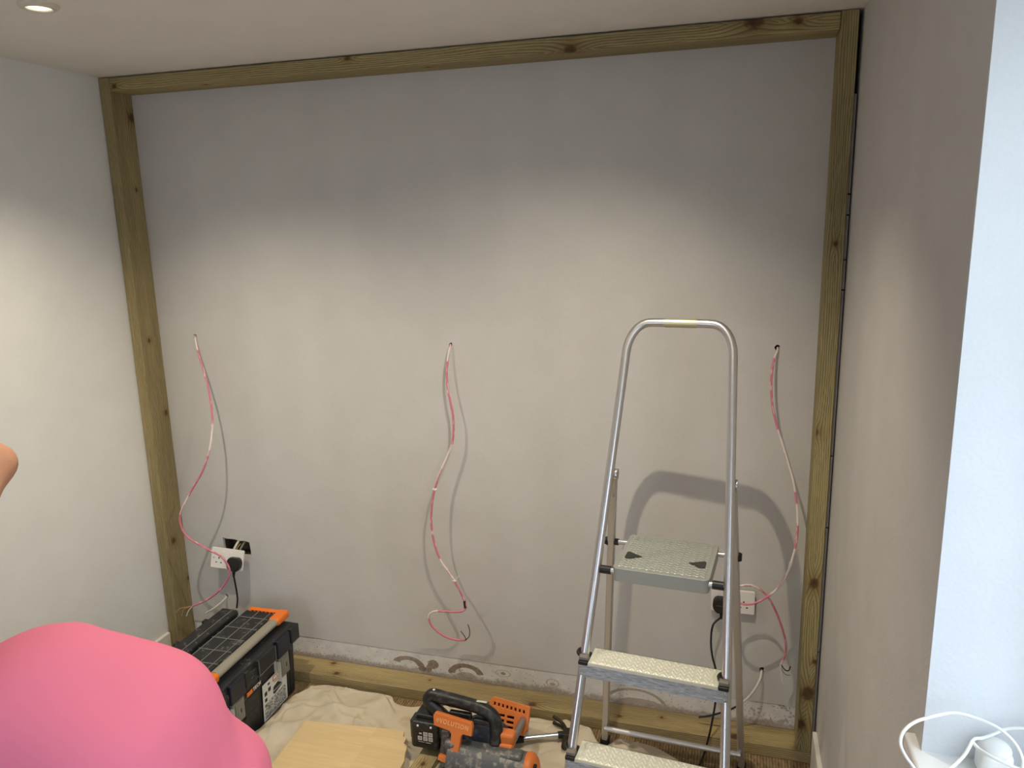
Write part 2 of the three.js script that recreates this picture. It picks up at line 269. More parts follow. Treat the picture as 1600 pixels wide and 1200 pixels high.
/* centre lines of the cables, in metres */
const CABLE_LEFT = [[0.2097, 1.4201, -0.01], [0.2213, 1.4123, 0.006], [0.2381, 1.3627, 0.02], [0.2832, 1.273, 0.05], [0.3158, 1.1882, 0.075], [0.3346, 1.0906, 0.1], [0.3336, 0.9937, 0.13], [0.301, 0.9036, 0.145], [0.2472, 0.8225, 0.155], [0.2068, 0.7551, 0.165], [0.1858, 0.706, 0.17], [0.1888, 0.6595, 0.17], [0.2089, 0.6255, 0.17], [0.2604, 0.5974, 0.17], [0.3164, 0.5718, 0.168], [0.3571, 0.5526, 0.165], [0.3768, 0.5219, 0.16], [0.3838, 0.4842, 0.155], [0.3558, 0.4308, 0.15], [0.3103, 0.3829, 0.15], [0.2491, 0.3381, 0.15], [0.1787, 0.3032, 0.15]];
const CABLE_MID = [[1.3125, 1.4077, -0.01], [1.3184, 1.4033, 0.006], [1.3133, 1.3787, 0.015], [1.3083, 1.3032, 0.03], [1.3173, 1.2215, 0.037], [1.3304, 1.1505, 0.04], [1.3246, 1.0533, 0.042], [1.3004, 0.9911, 0.045], [1.2715, 0.9284, 0.05], [1.2481, 0.8538, 0.058], [1.237, 0.7792, 0.065], [1.238, 0.7043, 0.07], [1.2547, 0.6304, 0.075], [1.277, 0.582, 0.078], [1.3047, 0.5468, 0.08], [1.3344, 0.4987, 0.082], [1.3589, 0.4501, 0.084], [1.3689, 0.4233, 0.086], [1.3593, 0.403, 0.09], [1.3266, 0.3988, 0.1], [1.2745, 0.3947, 0.1], [1.2375, 0.3873, 0.1], [1.2206, 0.3663, 0.1], [1.227, 0.3348, 0.1], [1.2497, 0.3109, 0.1], [1.2881, 0.2892, 0.1], [1.3348, 0.2823, 0.1], [1.3687, 0.2871, 0.1]];
const CABLE_RIGHT = [[2.445, 1.4222, -0.01], [2.4445, 1.4164, 0.006], [2.437, 1.3977, 0.02], [2.4284, 1.353, 0.04], [2.4286, 1.2931, 0.055], [2.4366, 1.2332, 0.068], [2.4568, 1.1632, 0.08], [2.4834, 1.0824, 0.09], [2.5081, 1.0015, 0.1], [2.5238, 0.9088, 0.11], [2.5254, 0.8254, 0.12], [2.5167, 0.7603, 0.125], [2.4999, 0.6981, 0.13], [2.4687, 0.6427, 0.135], [2.4362, 0.6106, 0.138], [2.4029, 0.5891, 0.14], [2.3707, 0.5827, 0.14], [2.3481, 0.5866, 0.135], [2.3351, 0.6056, 0.13], [2.3404, 0.6292, 0.125], [2.3646, 0.6389, 0.12], [2.3951, 0.64, 0.115], [2.4243, 0.6249, 0.11], [2.4543, 0.589, 0.105], [2.4813, 0.534, 0.1], [2.5004, 0.4798, 0.095], [2.5135, 0.4243, 0.09], [2.5117, 0.3828, 0.085], [2.5014, 0.3446, 0.08]];
const CABLE_GREY = [[2.4451, 0.2608, -0.01], [2.4446, 0.2618, 0.008], [2.4402, 0.2498, 0.03], [2.4238, 0.2198, 0.05], [2.3993, 0.1846, 0.06], [2.3785, 0.1642, 0.065]];
const CABLE_GREY_BLACK = [[2.3785, 0.1642, 0.065], [2.3512, 0.1399, 0.066], [2.3083, 0.1146, 0.066], [2.2647, 0.0913, 0.062], [2.2358, 0.0796, 0.058]];
const FLEX_RIGHT = [[2.2882, 0.5256, 0.05], [2.2848, 0.4995, 0.052], [2.2756, 0.4511, 0.055], [2.2689, 0.3915, 0.06], [2.2752, 0.3364, 0.07], [2.2877, 0.2946, 0.08], [2.2957, 0.2523, 0.09], [2.2935, 0.1959, 0.1], [2.2851, 0.129, 0.115], [2.2763, 0.0711, 0.125], [2.2633, 0.008, 0.1363], [2.2527, 0.008, 0.193], [2.2338, 0.008, 0.2845]];
const FLEX_LEFT = [[0.3457, 0.4589, 0.055], [0.3444, 0.4274, 0.056], [0.3408, 0.3707, 0.06], [0.3364, 0.3142, 0.065], [0.3321, 0.2721, 0.07]];
const STUB_LEFT = [[0.2233, 0.2741, -0.01], [0.235, 0.2766, 0.01], [0.2302, 0.2674, 0.04], [0.2111, 0.2514, 0.06], [0.1739, 0.2279, 0.07]];
const SILL_CORD = [[2.605, 0.9999, 1.47], [2.5895, 1.0318, 1.47], [2.5764, 1.0467, 1.46], [2.5714, 1.0569, 1.45], [2.5742, 1.0667, 1.44], [2.5834, 1.0744, 1.43], [2.5973, 1.0799, 1.42], [2.6134, 1.0813, 1.41], [2.6331, 1.0834, 1.4], [2.6491, 1.0861, 1.395], [2.6622, 1.0872, 1.395], [2.6872, 1.0852, 1.4], [2.7106, 1.0811, 1.41], [2.7253, 1.0726, 1.42], [2.7333, 1.0631, 1.43], [2.7363, 1.0519, 1.44], [2.7331, 1.0376, 1.45]];
const SILL_CORD2 = [[2.6175, 1.0244, 1.47], [2.6328, 1.0305, 1.46], [2.6518, 1.0331, 1.44], [2.6644, 1.0433, 1.43], [2.6723, 1.0506, 1.42], [2.6781, 1.0531, 1.41], [2.6851, 1.0516, 1.4], [2.6976, 1.0478, 1.39], [2.7133, 1.0538, 1.385], [2.7312, 1.0624, 1.38], [2.7547, 1.0678, 1.38], [2.7805, 1.0647, 1.38]];
const SILL_CORD3 = [[2.6781, 1.0531, 1.41], [2.6826, 1.0503, 1.42], [2.6922, 1.0541, 1.44], [2.7061, 1.0536, 1.45], [2.7321, 1.0495, 1.46]];

/* ------------------------------------------------------------------ cables on the end wall */
const copper = mat(rgb(208, 160, 112), 0.35, { metalness: 0.6 }), greyPVC = mat(rgb(205, 200, 192), 0.5), blackPVC = mat(rgb(22, 22, 24), 0.45), brownCore = mat(rgb(60, 40, 30), 0.5), whiteCore = mat(rgb(222, 216, 206), 0.5);
const pinkPVC = rgb(208, 120, 138), paintWhite = rgb(226, 214, 208);
function pinkCable(name, label, pts, bands, r = 0.0042) {        // bands: [from, to] along the length where the pink sheath is splashed with white paint
  const N = 220, K = 10, g = tube(pts, r, N, K), c = new Float32Array(g.attributes.position.count * 3), a = pinkPVC, b = paintWhite;
  for (let i = 0; i <= N; i++) for (let k = 0; k <= K; k++) {
    const t = i / N, inBand = bands.some(([p, q]) => t >= p && t <= q), fleck = hash(i >> 1, k, 12) > 0.93;
    const on = inBand ? hash(i >> 2, k, 5) > 0.12 : fleck, col = on ? b : a; c.set([col.r, col.g, col.b], (i * (K + 1) + k) * 3);
  }
  g.setAttribute('color', new THREE.BufferAttribute(c, 3));
  const t = thing(name, label, 'cable'); part('sheath', g, new THREE.MeshStandardMaterial({ vertexColors: true, roughness: 0.45 }), t); return t;
}
function core(t, name, pts, m, r = 0.0019) { part(name, tube(pts, r, 24, 7), m, t); }
{
  const L = pinkCable('pink_cable', 'pink cable curving past the pulled-out socket to bare ends above the toolbox', CABLE_LEFT, [[0, 0.05], [0.27, 0.36], [0.50, 0.56]]);
  const e = V(...CABLE_LEFT.at(-1));
  core(L, 'wire_core', [e, e.clone().add(V(-0.018, -0.02, 0.005)), e.clone().add(V(-0.03, -0.045, 0.008))], whiteCore, 0.0018);
  core(L, 'wire_core', [e, e.clone().add(V(-0.03, -0.004, 0.01)), e.clone().add(V(-0.055, -0.012, 0.012)), e.clone().add(V(-0.075, -0.032, 0.012))], copper);
  core(L, 'wire_core', [e, e.clone().add(V(-0.03, -0.012, 0)), e.clone().add(V(-0.048, -0.022, 0)), e.clone().add(V(-0.058, -0.05, 0.004))], copper);
  const M = pinkCable('pink_cable', 'pink cable hanging down the middle of the end wall', CABLE_MID, [[0, 0.05], [0.27, 0.37], [0.52, 0.53], [0.60, 0.66], [0.83, 0.87]]);
  const f = V(...CABLE_MID.at(-1));
  core(M, 'wire_core', [f, f.clone().add(V(0.014, 0.018, 0)), f.clone().add(V(0.017, 0.045, 0.002)), f.clone().add(V(0.012, 0.068, 0.004))], brownCore, 0.0017);
  core(M, 'wire_core', [f, f.clone().add(V(0.0, 0.02, 0.01)), f.clone().add(V(-0.014, 0.044, 0.016))], brownCore, 0.0015);
  const c2 = curve(CABLE_MID), at = (u) => c2.getPointAt(u);
  part('tape', cyl(at(0.728), at(0.748), 0.0052, 0.0056, 12), blackPVC, M, 'black tape round the cable');
  const flap = (u, dx, dy) => { const p = at(u); return [new THREE.IcosahedronGeometry(0.0085, 1).scale(1.2, 0.8, 0.7).translate(...p), bar(p, p.clone().add(V(dx, dy, 0.006)), 0.006, 0.0014, 0.0006)]; };
  part('plaster_lump', flap(0.405, 0.003, 0.004), whiteCore, M); part('plaster_lump', flap(0.668, 0.022, 0.026), whiteCore, M);
  const R = pinkCable('pink_cable', 'pink cable looping over the socket beside the knotty timber post', CABLE_RIGHT, [[0, 0.035], [0.20, 0.345], [0.37, 0.42], [0.475, 0.60], [0.735, 0.78], [0.985, 1]], 0.0038);
  const g = V(...CABLE_RIGHT.at(-1));
  core(R, 'wire_core', [g, g.clone().add(V(0.002, -0.03, 0.003)), g.clone().add(V(0.010, -0.068, 0.004))], whiteCore, 0.002);
  core(R, 'wire_core', [g, g.clone().add(V(0.016, -0.02, 0)), g.clone().add(V(0.026, -0.02, 0)), g.clone().add(V(0.031, -0.004, 0))], blackPVC);
  core(R, 'wire_core', [g, g.clone().add(V(0.006, -0.022, 0.002)), g.clone().add(V(0.018, -0.034, 0.004)), g.clone().add(V(0.032, -0.034, 0.004))], brownCore, 0.001);
  const c3 = curve(CABLE_RIGHT); part('tape', cyl(c3.getPointAt(0.508), c3.getPointAt(0.526), 0.0062, 0.0050, 12), greyPVC, R);
  const G = thing('grey_cable', 'short grey cable ending in black sleeve above the sole plate behind the ladder', 'cable');
  part('sheath', tube(CABLE_GREY, 0.0042, 50, 9), greyPVC, G); part('sleeve', tube(CABLE_GREY_BLACK, 0.0036, 40, 9), blackPVC, G, 'black sleeve');
  single('cable_stub', tube(STUB_LEFT, 0.0045, 40, 9), greyPVC, 'short grey cable coming out of the wall behind the toolbox', 'cable');
}

/* ------------------------------------------------------------------ double sockets with plugs */
const plateWhite = mat(rgb(233, 228, 222), 0.35), slotBlack = mat(rgb(12, 12, 12), 0.8), plugBlack = mat(rgb(24, 23, 23), 0.42);
function socket(label, pos, rot) {
  const t = thing('double_socket', label, 'socket', pos); t.rotation.set(...rot);
  const w = 0.147, h = 0.086;
  part('plate', extrude(roundRect(w - 0.004, h - 0.004, 0.004), 0.005, 0.002).translate(0, 0, 0.002), plateWhite, t);
  part('back_body', rbox(-0.06, 0.06, -0.03, 0.03, -0.014, 0.001, 0.002), plateWhite, t);
  for (const cx of [-0.037, 0.037]) {
    part('pin_hole', box(cx - 0.0022, cx + 0.0022, -0.004, 0.005, 0.0085, 0.0094), slotBlack, t);
    for (const dx of [-0.011, 0.011]) part('pin_hole', box(cx + dx - 0.0034, cx + dx + 0.0034, -0.0205, -0.0163, 0.0085, 0.0094), slotBlack, t);
    part('switch', rbox(cx * 0.42 - 0.005, cx * 0.42 + 0.005, 0.010, 0.030, 0.007, 0.0125, 0.002), plateWhite, t);
  }
  for (const sx of [-0.0602, 0.0602]) part('screw', new THREE.CylinderGeometry(0.0035, 0.0035, 0.002, 16).rotateX(Math.PI / 2).translate(sx, 0.0, 0.0092), mat(rgb(190, 188, 182), 0.3, { metalness: 0.7 }), t);
  return t;
}
const sockRight = socket('white double socket fixed flat on the wall behind the ladder', [2.337, 0.5265, 0.0], [0, 0, 0]);
sockRight.position.z = 0.012; 
const sockLeft = socket('white double socket pulled out of the wall hole and hanging crooked above the toolbox', [0.300, 0.484, 0.05], [-0.22, 0.10, -0.05]);
function plug(label, base, flexPts, rot, holder) {
  const t = thing('black_plug', label, 'plug', base); t.rotation.set(...rot);
  const s = new THREE.Shape(); s.moveTo(-0.014, 0.022); s.lineTo(0.014, 0.022); s.quadraticCurveTo(0.024, 0.018, 0.025, 0.004); s.quadraticCurveTo(0.026, -0.016, 0.012, -0.025); s.lineTo(-0.012, -0.025); s.quadraticCurveTo(-0.026, -0.016, -0.025, 0.004); s.quadraticCurveTo(-0.024, 0.018, -0.014, 0.022);
  part('plug_body', extrude(s, 0.018, 0.005).translate(0, 0, 0.0055), plugBlack, t);
  part('grip', rbox(-0.018, 0.018, -0.006, 0.002, 0.026, 0.031, 0.002), plugBlack, t);
  part('strain_relief', cyl(V(0, -0.022, 0.014), V(0, -0.055, 0.012), 0.0075, 0.0042, 14), plugBlack, t);
  t.updateMatrixWorld(); const inv = t.matrixWorld.clone().invert();
  const p0 = V(0, -0.05, 0.012).applyMatrix4(t.matrixWorld), pts = [p0, ...flexPts.map((q) => V(...q))].map((q) => q.clone().applyMatrix4(inv));
  part('flex', tube(pts, 0.0036, 90, 9), blackPVC, t); return t;
}
{ const p = V(-0.037, -0.008, 0.0095).applyEuler(sockRight.rotation).add(sockRight.position); plug('black plug in the socket behind the ladder with flex trailing to the floor', p.toArray(), FLEX_RIGHT.slice(2), [0, 0, 0]); }
{ const p = V(0.043, -0.012, 0.0095).applyEuler(sockLeft.rotation).add(sockLeft.position); plug('black plug in the crooked socket with flex dropping behind the toolbox', p.toArray(), FLEX_LEFT.slice(3), [-0.22, 0.10, -0.03]); }
{ // loose cores from the chase to the hanging socket
  const t = thing('socket_wiring', 'loose grey cores inside the open socket hole', 'wiring', [0.31, 0.5, 0]);
  part('wire_core', tube([[0.005, 0.045, -0.055], [0.008, 0.042, -0.01], [0.004, 0.02, 0.02], [0, 0.0, 0.034]], 0.005, 24, 8), greyPVC, t);
  part('wire_core', tube([[0.035, 0.04, -0.055], [0.034, 0.036, -0.01], [0.03, 0.015, 0.02], [0.02, -0.005, 0.034]], 0.004, 24, 8), mat(rgb(120, 118, 122), 0.5), t);
  part('wire_core', tube([[0.012, 0.02, -0.055], [0.014, 0.03, -0.02], [0.008, 0.01, 0.02], [0.0, -0.01, 0.034]], 0.003, 24, 8), mat(rgb(140, 136, 70), 0.5), t);
}

/* ------------------------------------------------------------------ step ladder */
{
  const psi = -0.082, LZ = 0.6, t = thing('step_ladder', 'aluminium step ladder with platform and patterned treads standing before the end wall', 'ladder', [2.1959 + LZ * Math.sin(psi), 0, LZ * Math.cos(psi)], psi);
  const alu = new THREE.MeshPhysicalMaterial({ color: rgb(206, 204, 204), metalness: 0.92, roughness: 0.30 }), dullAlu = new THREE.MeshPhysicalMaterial({ color: rgb(206, 204, 204), metalness: 0.92, roughness: 0.45 });
  const galv = new THREE.MeshStandardMaterial({ color: rgb(220, 225, 232), metalness: 0.1, roughness: 0.5, map: dataTex(256, 256, (u, v, x, y) => { const n = 0.80 + 0.28 * (vnoise(x / 9, y / 9, 4) - 0.5) + 0.2 * (vnoise(x / 3, y / 3, 6) - 0.5); return [n, n, n]; }) });
  const tread = mat(rgb(226, 224, 208), 0.42, { metalness: 0.25 }), blackPl = mat(rgb(24, 24, 24), 0.45), greyPl = mat(rgb(122, 116, 106), 0.5);
  const S = (y) => 0.2211 - 0.05 * y, Z = (y) => 1.0182 - 0.3967 * y - LZ, R = 0.0125, YT = 1.5517;
  const rail = (s, y) => V(s * S(y), y, Z(y));
  // one bent tube: up the left rail, over the top, down the right rail
  const pts = [], yc = 1.462; pts.push(rail(-1, 0.03), rail(-1, 0.5), rail(-1, 1.0), rail(-1, yc - 0.04));
  for (let i = 0; i <= 10; i++) { const a = i / 10 * Math.PI / 2, y = yc + (YT - yc) * Math.sin(a); pts.push(V(-S(yc) + 0.062 * (1 - Math.cos(a)), y, Z(y))); }
  for (let i = 10; i >= 0; i--) { const a = i / 10 * Math.PI / 2, y = yc + (YT - yc) * Math.sin(a); pts.push(V(S(yc) - 0.062 * (1 - Math.cos(a)), y, Z(y))); }
  pts.push(rail(1, yc - 0.04), rail(1, 1.0), rail(1, 0.5), rail(1, 0.03));
  const frame = part('rail_frame', tube(pts, R, 260, 18), alu, t, 'bright bent aluminium tube forming rails and handrail');
  part('hand_grip', cyl(V(-0.045, YT + 0.0005, Z(YT)), V(0.045, YT + 0.0005, Z(YT)), R * 1.06, R * 1.06, 18), mat(rgb(206, 200, 170), 0.4, { metalness: 0.8 }), frame);
  for (const s of [-1, 1]) part('front_foot', rbox(-0.02, 0.02, 0, 0.045, -0.02, 0.02, 0.006).translate(rail(s, 0.02).x, 0, rail(s, 0.02).z), blackPl, t, 'black rubber foot');
  // rear legs
  const legs = [[-1, V(-0.265, 0.0, 0.202 - LZ), V(-0.158, 1.137, 0.540 - LZ)], [1, V(0.205, 0.0, 0.189 - LZ), V(0.168, 1.137, 0.540 - LZ)]];
  for (const [s, foot, top] of legs) {
    const leg = part('rear_leg', bar(foot.clone().add(V(0, 0.015, 0)), top, 0.021, 0.024, 0.004), dullAlu, t, 'brushed aluminium rear leg');
    part('rear_foot', rbox(-0.015, 0.015, 0, 0.03, -0.016, 0.016, 0.004).translate(foot.x, 0, foot.z), blackPl, leg);
    part('pivot_plate', [cyl(top.clone().add(V(-0.012, 0, 0)), top.clone().add(V(0.012, 0, 0)), 0.017, 0.017, 20), bar(top.clone().add(V(0, -0.075, -0.012)), top.clone().add(V(0, 0.004, 0)), 0.010, 0.008, 0.003)], alu, leg);
  }
  const lerpLeg = (i, y) => legs[i][1].clone().lerp(legs[i][2], y / 1.137);
  part('rear_crossbar', cyl(lerpLeg(0, 0.093).add(V(0, 0, 0.012)), lerpLeg(1, 0.093).add(V(0, 0, 0.012)), 0.0095, 0.0095, 14), dullAlu, t);
  // treads: embossed plate over a galvanised front lip, black end caps at the rails
  const emboss = (w, d, nx, nz, cell, hgt, bow = 0) => {           // plate with raised diamond lattice
    const g = new THREE.PlaneGeometry(w, d, nx, nz).rotateX(-Math.PI / 2), p = g.attributes.position;
    for (let i = 0; i < p.count; i++) {
      let x = p.getX(i), z = p.getZ(i); const ex = Math.abs(x) / (w / 2), e = Math.min((w / 2 - Math.abs(x)), (d / 2 - Math.abs(z)));
      const ux = x / cell - Math.floor(x / cell), q = z / (cell * 0.8) - 2 * Math.abs(ux - 0.5) + 40, v = q - Math.floor(q);
      p.setY(i, hgt * (v < 0.82 ? v / 0.82 : (1 - v) / 0.18) * sstep(0.002, 0.007, e));      // rows of raised scales
      if (bow && ex > 0.9) p.setX(i, x - Math.sign(x) * bow * (1 - (2 * z / d) ** 2) * (ex - 0.9) / 0.1);
    }
    g.computeVertexNormals(); return g;
  };
  for (const y of [0.6843, 0.456, 0.228]) {
    const zc = Z(y), hw = S(y) - 0.004, z1 = zc + 0.034, z0 = zc - 0.046, tr = new THREE.Group(); tr.name = 'tread'; t.add(tr);
    part('tread_plate', emboss(2 * hw - 0.03, z1 - z0, 220, 56, 0.0205, 0.0032, 0.012).translate(0, y, (z0 + z1) / 2), tread, tr, 'cream patterned tread plate');
    part('tread_tray', [box(-hw + 0.014, hw - 0.014, y - 0.004, y - 0.0006, z0, z1), box(-hw + 0.014, hw - 0.014, y - 0.03, y, z0, z0 + 0.002), box(-hw + 0.014, hw - 0.014, y - 0.008, y - 0.001, z1 - 0.0015, z1 + 0.0005)], tread, tr);
    part('front_lip', rbox(-hw - 0.012, hw + 0.012, y - 0.047, y - 0.009, z1 - 0.014, z1 - 0.004, 0.003), galv, tr, 'galvanised steel lip');
    for (const s of [-1, 1]) {
      part('end_cap', [rbox(s * hw - 0.013, s * hw + 0.013, y - 0.010, y + 0.0015, zc - 0.02, z1 + 0.001, 0.003), new THREE.TorusGeometry(0.0185, 0.0055, 8, 20, Math.PI * 1.1).rotateX(-Math.PI / 2).rotateY(s > 0 ? Math.PI / 2 : Math.PI / 2).translate(s * S(y + 0.01), y + 0.007, Z(y + 0.01))], blackPl, tr, 'black plastic end cap');
      part('end_bracket', rbox(s * hw - 0.013, s * hw + 0.013, y - 0.001, y + 0.012, zc + 0.008, z1 - 0.006, 0.004), greyPl, tr);
      for (const dy of [-0.016, -0.036]) part('rivet', new THREE.SphereGeometry(0.0032, 10, 6).scale(1, 1, 0.5).translate(s * (hw + 0.004), y + dy, z1 - 0.0035), alu, tr);
    }
  }
  // platform with two black triangles, hung on four pivot rods
  {
    const y = 0.9193, w = 0.2543, z1 = Z(y) + 0.02, z0 = z1 - 0.2366, pl = new THREE.Group(); pl.name = 'platform'; t.add(pl);
    const plate = mat(rgb(164, 166, 160), 0.40, { metalness: 0.3 });
    part('platform_tray', extrude(roundRect(w, z1 - z0, 0.014, 0, -(z0 + z1) / 2), 0.036, 0.0015).rotateX(-Math.PI / 2).translate(0, y - 0.040, 0), plate, pl);
    const scales = new THREE.PlaneGeometry(w - 0.016, z1 - z0 - 0.016, 160, 150).rotateX(-Math.PI / 2), p = scales.attributes.position;
    for (let i = 0; i < p.count; i++) {                          // fish-scale anti-slip pattern
      const x = p.getX(i), z = p.getZ(i), ux = x / 0.019 - Math.floor(x / 0.019), q = z / 0.0145 - 1.2 * Math.abs(ux - 0.5) + 40, v = q - Math.floor(q), e = Math.min(w / 2 - 0.008 - Math.abs(x), (z1 - z0) / 2 - 0.008 - Math.abs(z));
      p.setY(i, 0.0030 * (v < 0.8 ? v / 0.8 : (1 - v) / 0.2) * sstep(0.001, 0.006, e));
    }
    scales.computeVertexNormals(); part('platform_plate', scales.translate(0, y - 0.0022, (z0 + z1) / 2), plate, pl, 'embossed grey platform surface');
    const tri = (s) => { const sh = poly([[0, 0], [0.038, 0.021], [0.042, 0.016], [0.042, -0.016], [0.038, -0.021]].map(([a, b]) => [s * (0.066 + a), b])); return extrude(sh, 0.0012, 0.0012).rotateX(-Math.PI / 2).translate(0, y, (z0 + z1) / 2 + 0.035); };
    for (const s of [-1, 1]) part('triangle_pad', tri(s), mat(rgb(52, 52, 48), 0.7), pl, 'dark triangle with its tip towards the middle');
    for (const s of [-1, 1]) {
      const fz = Z(y - 0.018), bz = z0 + 0.03, ry = y - 0.018;
      part('pivot_rod', cyl(V(s * (w / 2 - 0.02), ry, fz), V(s * (S(y) - 0.004), ry, fz), 0.008, 0.008, 14), alu, pl);
      part('rod_sleeve', cyl(V(s * (w / 2 + 0.008), ry, fz), V(s * (S(y) - 0.010), ry, fz), 0.0115, 0.0115, 16), blackPl, pl, 'black plastic sleeve');
      const lb = lerpLeg(s < 0 ? 0 : 1, ry);
      part('pivot_rod', cyl(V(s * (w / 2 - 0.02), ry, bz), V(lb.x + s * 0.012, ry, lb.z), 0.0075, 0.0075, 14), alu, pl);
      part('rod_sleeve', cyl(V(lb.x - s * 0.022, ry, lb.z), V(lb.x - s * 0.009, ry, lb.z), 0.010, 0.010, 14), blackPl, pl);
      part('rod_cap', cyl(V(lb.x + s * 0.010, ry, lb.z), V(lb.x + s * 0.019, ry, lb.z), 0.014, 0.011, 16), blackPl, pl, 'black cap');
    }
  }
}

/* ------------------------------------------------------------------ toolbox */
const font = await new FontLoader().loadAsync('fonts/droid/droid_sans_bold.typeface.json');
function text(str, size, depth = 0.001) { const g = new TextGeometry(str, { font, size, depth, curveSegments: 4 }); g.computeBoundingBox(); const b = g.boundingBox; return g.translate(-(b.min.x + b.max.x) / 2, -(b.min.y + b.max.y) / 2, 0); }
{
  const t = thing('toolbox', 'dusty black plastic toolbox with orange handle arms and grey carrying bar', 'toolbox', [0.495, 0, 0.405], 0.02);
  const dusty = dataTex(512, 512, (u, v, x, y) => { const n = fbm(x / 26, y / 26, 5, 4), s = hash(x >> 1, y >> 1, 8) > 0.985 ? 0.10 : 0, d = sstep(0.52, 0.72, n) * 0.10 + s; return [0.125 + d, 0.13 + d * 0.98, 0.145 + d * 0.88]; });
  const black = new THREE.MeshStandardMaterial({ map: dusty, roughness: 0.5 }), lidDust = new THREE.MeshStandardMaterial({ roughness: 0.6, map: dataTex(512, 512, (u, v, x, y) => {
    const n = fbm(x / 40, y / 40, 15, 4), m = fbm(x / 9, y / 9, 19, 3), d = 0.05 * m + sstep(0.50, 0.66, n) * 0.12 * m + (hash(x >> 1, y >> 1, 4) > 0.982 ? 0.2 : 0) + (n > 0.60 && m > 0.52 ? 0.22 : 0); return [0.125 + d * 0.8, 0.13 + d * 0.78, 0.142 + d * 0.66]; }) });
  const line = mat(rgb(128, 126, 120), 0.8), navy = mat(rgb(24, 29, 46), 0.4), orange = mat(rgb(238, 122, 34), 0.42), barGrey = mat(rgb(150, 144, 130), 0.5), latchGrey = mat(rgb(128, 126, 116), 0.45);
  // tapered body
  const bodyShape = extrude(poly([[-0.150, 0], [0.150, 0], [0.158, 0.235], [-0.158, 0.235]]), 0.466, 0.004).translate(0, 0, -0.233);
  const body = part('body', boxUV(bodyShape, 3), black, t);
  for (const z of [-0.19, -0.115, 0.0, 0.115, 0.19]) part('rib', bar(V(0.152, 0.012, z), V(0.1605, 0.225, z), 0.010, 0.012, 0.003), black, body);
  for (const z of [-0.22, 0.22]) part('corner_post', bar(V(0.150, 0.004, z), V(0.160, 0.23, z), 0.016, 0.03, 0.005), black, body);
  part('front_panel', bar(V(0.1505, 0.015, 0.02), V(0.1585, 0.165, 0.02), 0.006, 0.27, 0.002), black, body);
  part('recess_slot', rbox(0.158, 0.164, 0.10, 0.165, 0.095, 0.108, 0.002), slotBlack, body);
  // lid with stepped rim, two long raised ridges and a trough between them
  const lid = part('lid', boxUV(mergeGeometries([rbox(-0.170, 0.172, 0.215, 0.262, -0.268, 0.268, 0.010), rbox(-0.165, 0.166, 0.255, 0.292, -0.262, 0.262, 0.012), rbox(-0.165, -0.085, 0.285, 0.318, -0.258, 0.258, 0.012), rbox(-0.055, 0.085, 0.285, 0.322, -0.258, 0.258, 0.010)].map(plain)), 3), lidDust, t);
  for (const z of [-0.20, -0.12, -0.04, 0.04, 0.12, 0.20]) part('lid_rib', [box(-0.054, 0.084, 0.3215, 0.3232, z - 0.0015, z + 0.0015), box(0.0845, 0.0862, 0.292, 0.319, z - 0.0015, z + 0.0015)], line, lid, 'pale worn rib');
  for (const x of [-0.045, 0.012, 0.066]) part('lid_rib', box(x - 0.0013, x + 0.0013, 0.3215, 0.3234, -0.256, 0.256), line, lid, 'pale worn rib');
  part('lid_rib', box(-0.110, -0.1074, 0.3175, 0.3194, -0.256, 0.256), line, lid, 'pale worn rib');
  for (const z of [-0.15, 0.02, 0.17]) part('hinge', rbox(-0.176, -0.160, 0.285, 0.317, z - 0.012, z + 0.012, 0.003), black, lid);
  for (const [z0, z1] of [[-0.262, -0.205], [-0.09, 0.02], [0.075, 0.10], [0.215, 0.262]]) part('rim_block', rbox(0.150, 0.182, 0.225, 0.288, z0, z1, 0.005), black, lid);
  for (const q of [[0.226, 0.228, -0.262, -0.205], [0.226, 0.228, -0.09, 0.02], [0.229, 0.287, 0.0185, 0.0200], [0.229, 0.287, -0.0915, -0.09]]) part('rim_edge', box(0.1815, 0.183, ...q), line, lid, 'pale worn edge');
  // carrying handle
  const h = new THREE.Group(); h.name = 'handle'; t.add(h);
  part('grip_bar', (() => { const g = cyl(V(0, 0, -0.185), V(0, 0, 0.185), 0.0205, 0.0205, 22); return g.scale(1, 0.72, 1).translate(0.118, 0.322, 0); })(), barGrey, h, 'dull grey carrying bar');
  for (const s of [-1, 1]) {
    part('handle_arm', [rbox(0.095, 0.142, 0.305, 0.339, s > 0 ? 0.183 : -0.268, s > 0 ? 0.268 : -0.183, 0.012, 3), rbox(-0.035, 0.13, 0.304, 0.332, s > 0 ? 0.248 : -0.270, s > 0 ? 0.270 : -0.248, 0.006)], orange, h, 'bright orange handle arm');
    for (let k = 0; k < 7; k++) part('handle_slot', box(-0.02 + k * 0.017, -0.009 + k * 0.017, 0.308, 0.327, s > 0 ? 0.2475 : -0.2483, s > 0 ? 0.2483 : -0.2475), mat(rgb(120, 50, 14), 0.7), h);
  }
  // latches
  for (const z of [-0.150, 0.148]) {
    const l = part('latch', [rbox(0.165, 0.182, 0.215, 0.29, z - 0.042, z + 0.042, 0.004)], navy, t, 'navy latch flap');
    part('clasp', [rbox(0.160, 0.176, 0.125, 0.228, z - 0.034, z + 0.034, 0.004), rbox(0.174, 0.180, 0.135, 0.205, z - 0.026, z + 0.022, 0.003), rbox(0.178, 0.183, 0.148, 0.193, z - 0.018, z + 0.014, 0.002)], latchGrey, l, 'dull grey clasp');
    part('keyhole', box(0.1825, 0.1838, 0.164, 0.180, z - 0.003, z + 0.001), slotBlack, l);
